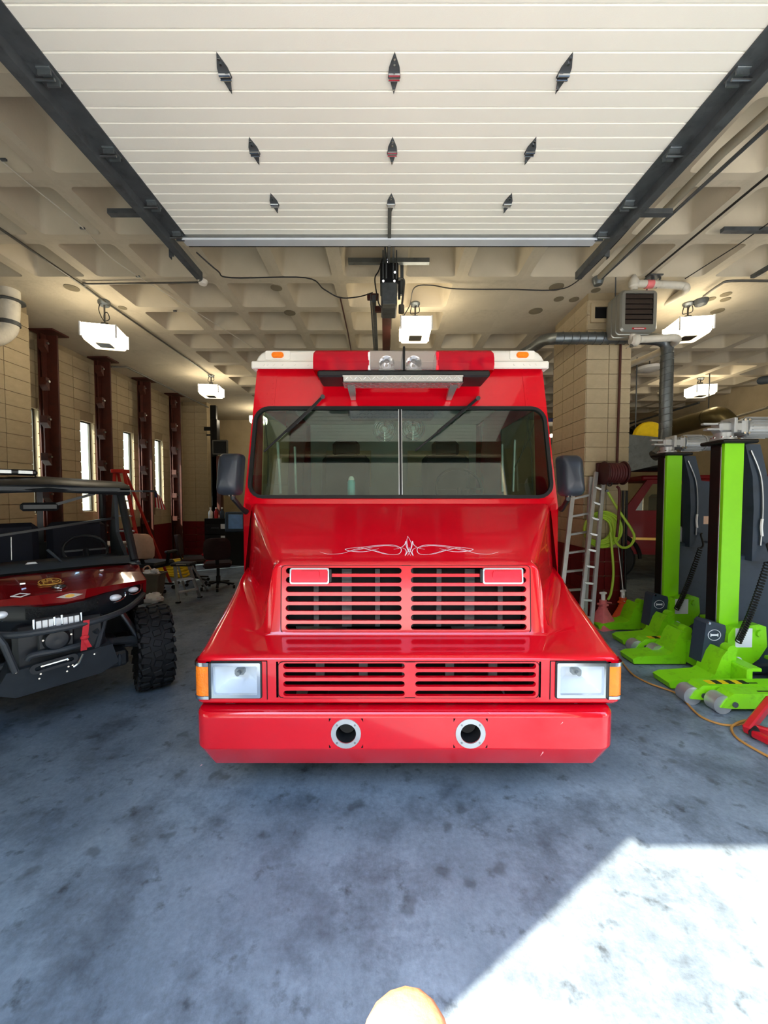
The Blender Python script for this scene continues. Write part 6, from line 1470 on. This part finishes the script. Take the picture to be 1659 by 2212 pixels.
# brass coloured exhaust duct on the right wall
mat('duct_brass', (120, 108, 72), .35, .7, .12, 6)
eb = thing('exhaust_duct', 'brassy round exhaust duct with elbow on the far right wall', 'duct', P(1520, 915, 9.0))
g = MB(); g.tube([P(1450, 925, 10.2), P(1530, 903, 8.8)], .2, 18); g.build('straight_run', 'duct_brass', eb)
g = MB(); g.tube(smooth_path([P(1530, 903, 8.8), P(1548, 898, 8.6), P(1562, 905, 8.5), P(1585, 930, 8.4)], 5), .2, 18); g.build('elbow', 'duct_brass', eb)
g = MB(); 
for q in (.3, .5): cc = lerp(P(1548, 898, 8.6), P(1585, 930, 8.4), q); g.tube([cc+V((.21*math.cos(a)*.8, 0, .21*math.sin(a))) for a in [2*PI*i/18 for i in range(18)]], .012, 6, closed=True)
g.build('elbow_seam', 'duct_brass', eb)
g = MB(); g.cyl(P(1530, 903, 8.8), V((P(1530, 903, 8.8).x, 8.8, CEIL)), .012, n=6); g.build('hanger_rod', 'dark_steel', eb)
pipe('wall_pipe', 'long tan pipe slanting along the far right wall', 'pipe', [P(1460, 938, 10.5), P(1659, 880, 8.2)], .03, 'track_rail_tan')
pipe('ceiling_rail', 'dark rail slung under the far right ceiling', 'rail', [PZ(1360, 915, CEIL-.25), PZ(1510, 870, CEIL-.2)], .03, 'dark_steel')
pipe('ceiling_duct', 'dark round duct end at the far right under the ceiling', 'duct', [P(1645, 822, 8.8), P(1700, 815, 8.0)], .09, 'slate_blue', 14)
o = one('ceiling_dish', 'white_paint').lathe([(.25, 0), (.22, .05), (.1, .09), (.001, .1)], P(1403, 799, 8.0)+V((0, 0, .05)), (0, 0, -1), 20); tag(o, 'pale round dish hanging under the ceiling right of the pillar', 'dish')
one('dish_rod', 'dark_steel', o).cyl(P(1403, 799, 8.0)+V((0, 0, .05)), V((P(1403, 799, 8.0).x, 8.0, CEIL)), .01, n=6)
# red fire vehicle standing across the next bay
RV = V((5.0, 7.9, 0)); rv = thing('red_truck', 'dark red crew cab truck parked across the bay behind the lifts', 'truck', RV, -.22, world=False)
mat('bay_red', (112, 6, 12), .5, 0, .05, 4, coat=.05, spec=.25)
Fr = lambda u, v, n: V((u, n, v))
m = MB(); m.prism([(-.9, .55), (-.95, .95), (-.2, 1.12), (-.1, 1.38), (4.6, 1.38), (4.6, .5)], Fr, 0, 1.9); m.build('lower_body', 'bay_red', rv)
m = MB(); m.ring([(.15, 1.44), (1.1, 1.44), (1.1, 1.98), (.45, 1.98)], [(-.1, 1.38), (1.2, 1.38), (1.2, 2.06), (.35, 2.06)], Fr, 0, .06); m.ring([(1.3, 1.44), (2.3, 1.44), (2.3, 1.98), (1.3, 1.98)], [(1.2, 1.38), (2.4, 1.38), (2.4, 2.06), (1.2, 2.06)], Fr, 0, .06); m.prism([(2.4, 1.38), (4.6, 1.38), (4.6, 2.06), (2.4, 2.06)], Fr, 0, .06)
m.box((2.4, .95, 2.1), (4.3, 1.9, .1), .03); m.box((4.57, .95, 1.7), (.06, 1.9, .75)); m.build('cab_shell', 'bay_red', rv)
for u0, u1, tl_ in ((.15, 1.1, .45), (1.3, 2.3, 1.3)): one('side_window', 'pane', rv).prism([(u0, 1.44), (u1, 1.44), (u1, 1.98), (tl_, 1.98)], Fr, .02, .026)
m = MB(); m.box((.95, .6, 1.42), (.5, .5, .7), .06); m.box((2.0, .6, 1.42), (.5, .5, .7), .06); m.box((1.8, 1.0, 1.2), (3.4, 1.5, .3)); m.build('cab_seats', 'cab_dark', rv)
for u in (1.2, 2.4): one('door_gap', 'dark_void', rv).box((u, -.002, 1.0), (.01, .006, .8))
for u in (1.05, 2.2): one('door_handle', 'chrome', rv).box((u, -.02, 1.22), (.16, .03, .035), .008)
one('gold_stripe', 'gold_leaf', rv).box((1.9, -.003, .86), (5.2, .006, .05))
for u in (-.25, 3.6):
    m = MB(); m.lathe([(.22, -.12), (.38, -.125), (.43, -.08), (.43, .08), (.38, .125), (.22, .12)], V((u, .1, .43)), (0, 1, 0), 32); w2 = m.build('wheel', 'black_rubber', rv); m = MB(); m.lathe([(.02, -.1), (.1, -.1), (.16, -.06), (.23, -.1), (.235, .1)], V((u, .1, .43)), (0, 1, 0), 24); m.build('rim', 'steel', w2)
    m = MB(); m.lathe([(.22, -.12), (.38, -.125), (.43, -.08), (.43, .08), (.38, .125), (.22, .12)], V((u, 1.75, .43)), (0, 1, 0), 24); m.build('wheel', 'black_rubber', rv)
    one('wheel_arch', 'dark_void', rv).tube([V((u+.5*math.cos(a), -.01, .45+.5*math.sin(a))) for a in [PI*i/16 for i in range(17)]], .04, 8)
# clutter between truck and pillar
sf = thing('storage_rack', 'tan storage rack between the truck cab and the pillar', 'rack', V((P(1215, 1100, 7.6).x, 7.6, 0)))
Y = 7.5
for px in (1190, 1230): one('upright', 'track_rail_tan', sf).bar(V((P(px, 1000, Y).x, Y, 0)), P(px, 962, Y), .04, .04, up=(0, 1, 0))
for py in (962, 1010, 1060): one('rack_shelf', 'track_rail_tan', sf).box(V((P(1210, py, Y).x, Y+.2, P(1210, py, Y).z)), (.42, .45, .03))
sh = thing('wall_shelf', 'small white shelf with blue bins beside the pillar back edge', 'shelf', P(1190, 916, 7.6))
one('shelf_board', 'white_paint', sh).box(P(1190, 916, 7.6), (.36, .3, .03), .004)
m = MB(); m.cyl(P(1196, 918, 7.6), P(1196, 1010, 7.6), .008, n=6); m.build('support_rod', 'steel', sh)
mat('bin_blue', (30, 50, 120), .5)
for k in range(3):
    c = P(1184+k*9, 909, 7.55); t = tag(one('parts_bin', 'bin_blue').box(c, (.075, .16, .075), .008), 'blue parts bin on the white shelf, %s of three' % ('leftmost', 'middle', 'rightmost')[k], 'bin', 'blue parts bins on the white shelf'); one('bin_lip', 'bin_blue', t).box(c+V((0, -.085, .02)), (.07, .02, .02), .003)
o = one('work_lamp', 'lamp_lens').ball(P(1191, 941, 7.5), .035, 12); tag(o, 'tiny glowing bulb lamp beside the truck cab edge', 'lamp'); one('lamp_neck', 'conduit', o).cyl(P(1191, 945, 7.5), P(1191, 962, 7.5), .014, n=8)
o = one('tool_case', 'yellow').box(P(1222, 948, 7.6)+V((0, 0, -.0)), (.34, .12, .12), .02, Matrix.Rotation(-.3, 3, 'Y')); tag(o, 'black and yellow tool case on the storage rack', 'case'); one('case_trim', 'black_plastic', o).box(P(1214, 951, 7.58), (.22, .14, .10), .02, Matrix.Rotation(-.3, 3, 'Y'))
# closed door of the left bay; lower glazing added, unseen, to let daylight in
d2 = struct(one('door_2', 'door_panel').box((-3.95, .08, 2.675), (3.6, .05, 2.25)))
for k in range(3): one('door_rail', 'door_panel', d2).box((-3.95, .08, .05+k*.75), (3.6, .05, .1))
for i in range(5): one('door_stile', 'door_panel', d2).box((-5.7+i*.875, .08, .78), (.08, .052, 1.56))
for i in range(4):
    for k in range(2): one('door_pane', 'pane', d2).box((-5.2625+i*.875, .08, .425+k*.75), (.795, .008, .65))
# ================================================================== PHOTOGRAPHER'S HAND
hn = bpy.data.meshes.new('person')
c0 = P(880, 2190, .068)           # fingertip
dn = V((.10, -.25, -1)).normalized()
vs = []; es = []; rd = []
def chain(pts, rads, start=None):
    prev = start
    for p, r in zip(pts, rads):
        vs.append(p); rd.append(r); k = len(vs)-1
        if prev is not None: es.append((prev, k))
        prev = k
    return prev
palm = c0+V((.012, -.045, -.125)); wrist = palm+V((.02, -.06, -.06)); elbow = wrist+V((.06, -.2, -.14))
chain([palm], [.022]); chain([palm+V((.01, -.03, -.03)), wrist, elbow], [.026, .022, .034], 0)
sd2 = V((1, 0, 0))
for k, (dx, ln) in enumerate(((-.0, 1.), (.021, .0), (.041, .0), (.058, .0))):
    kn = palm+V((dx-.01, .02, .03))
    if k == 0: chain([kn, lerp(kn, c0, .45)+V((0, .012, 0)), lerp(kn, c0, .75)+V((0, .006, 0)), c0-V((0, 0, .008)), c0-V((0, 0, .002))], [.012, .0112, .0105, .0098, .0085], 0)
    else: chain([kn, kn+V((0, .035, .01)), kn+V((-.002, .045, -.02)), kn+V((-.004, .025, -.032))], [.012, .010, .0092, .0078], 0)
chain([palm+V((-.025, .005, .0)), palm+V((-.035, .03, .02)), palm+V((-.03, .05, .035))], [.012, .011, .0085], 0)
hn.from_pydata([tuple(v) for v in vs], es, []); hn.skin_vertices or None
ho = bpy.data.objects.new('person', hn); COL.objects.link(ho)
md = ho.modifiers.new('skin', 'SKIN'); md.use_smooth_shade = True
for i, r in enumerate(rd): hn.skin_vertices[0].data[i].radius = (r, r)
hn.skin_vertices[0].data[0].use_root = True
sb = ho.modifiers.new('sub', 'SUBSURF'); sb.levels = 2; sb.render_levels = 2
hn.materials.append(MATS['skin'])
tag(ho, 'fingertip and hand of the photographer reaching in at the bottom edge', 'person')
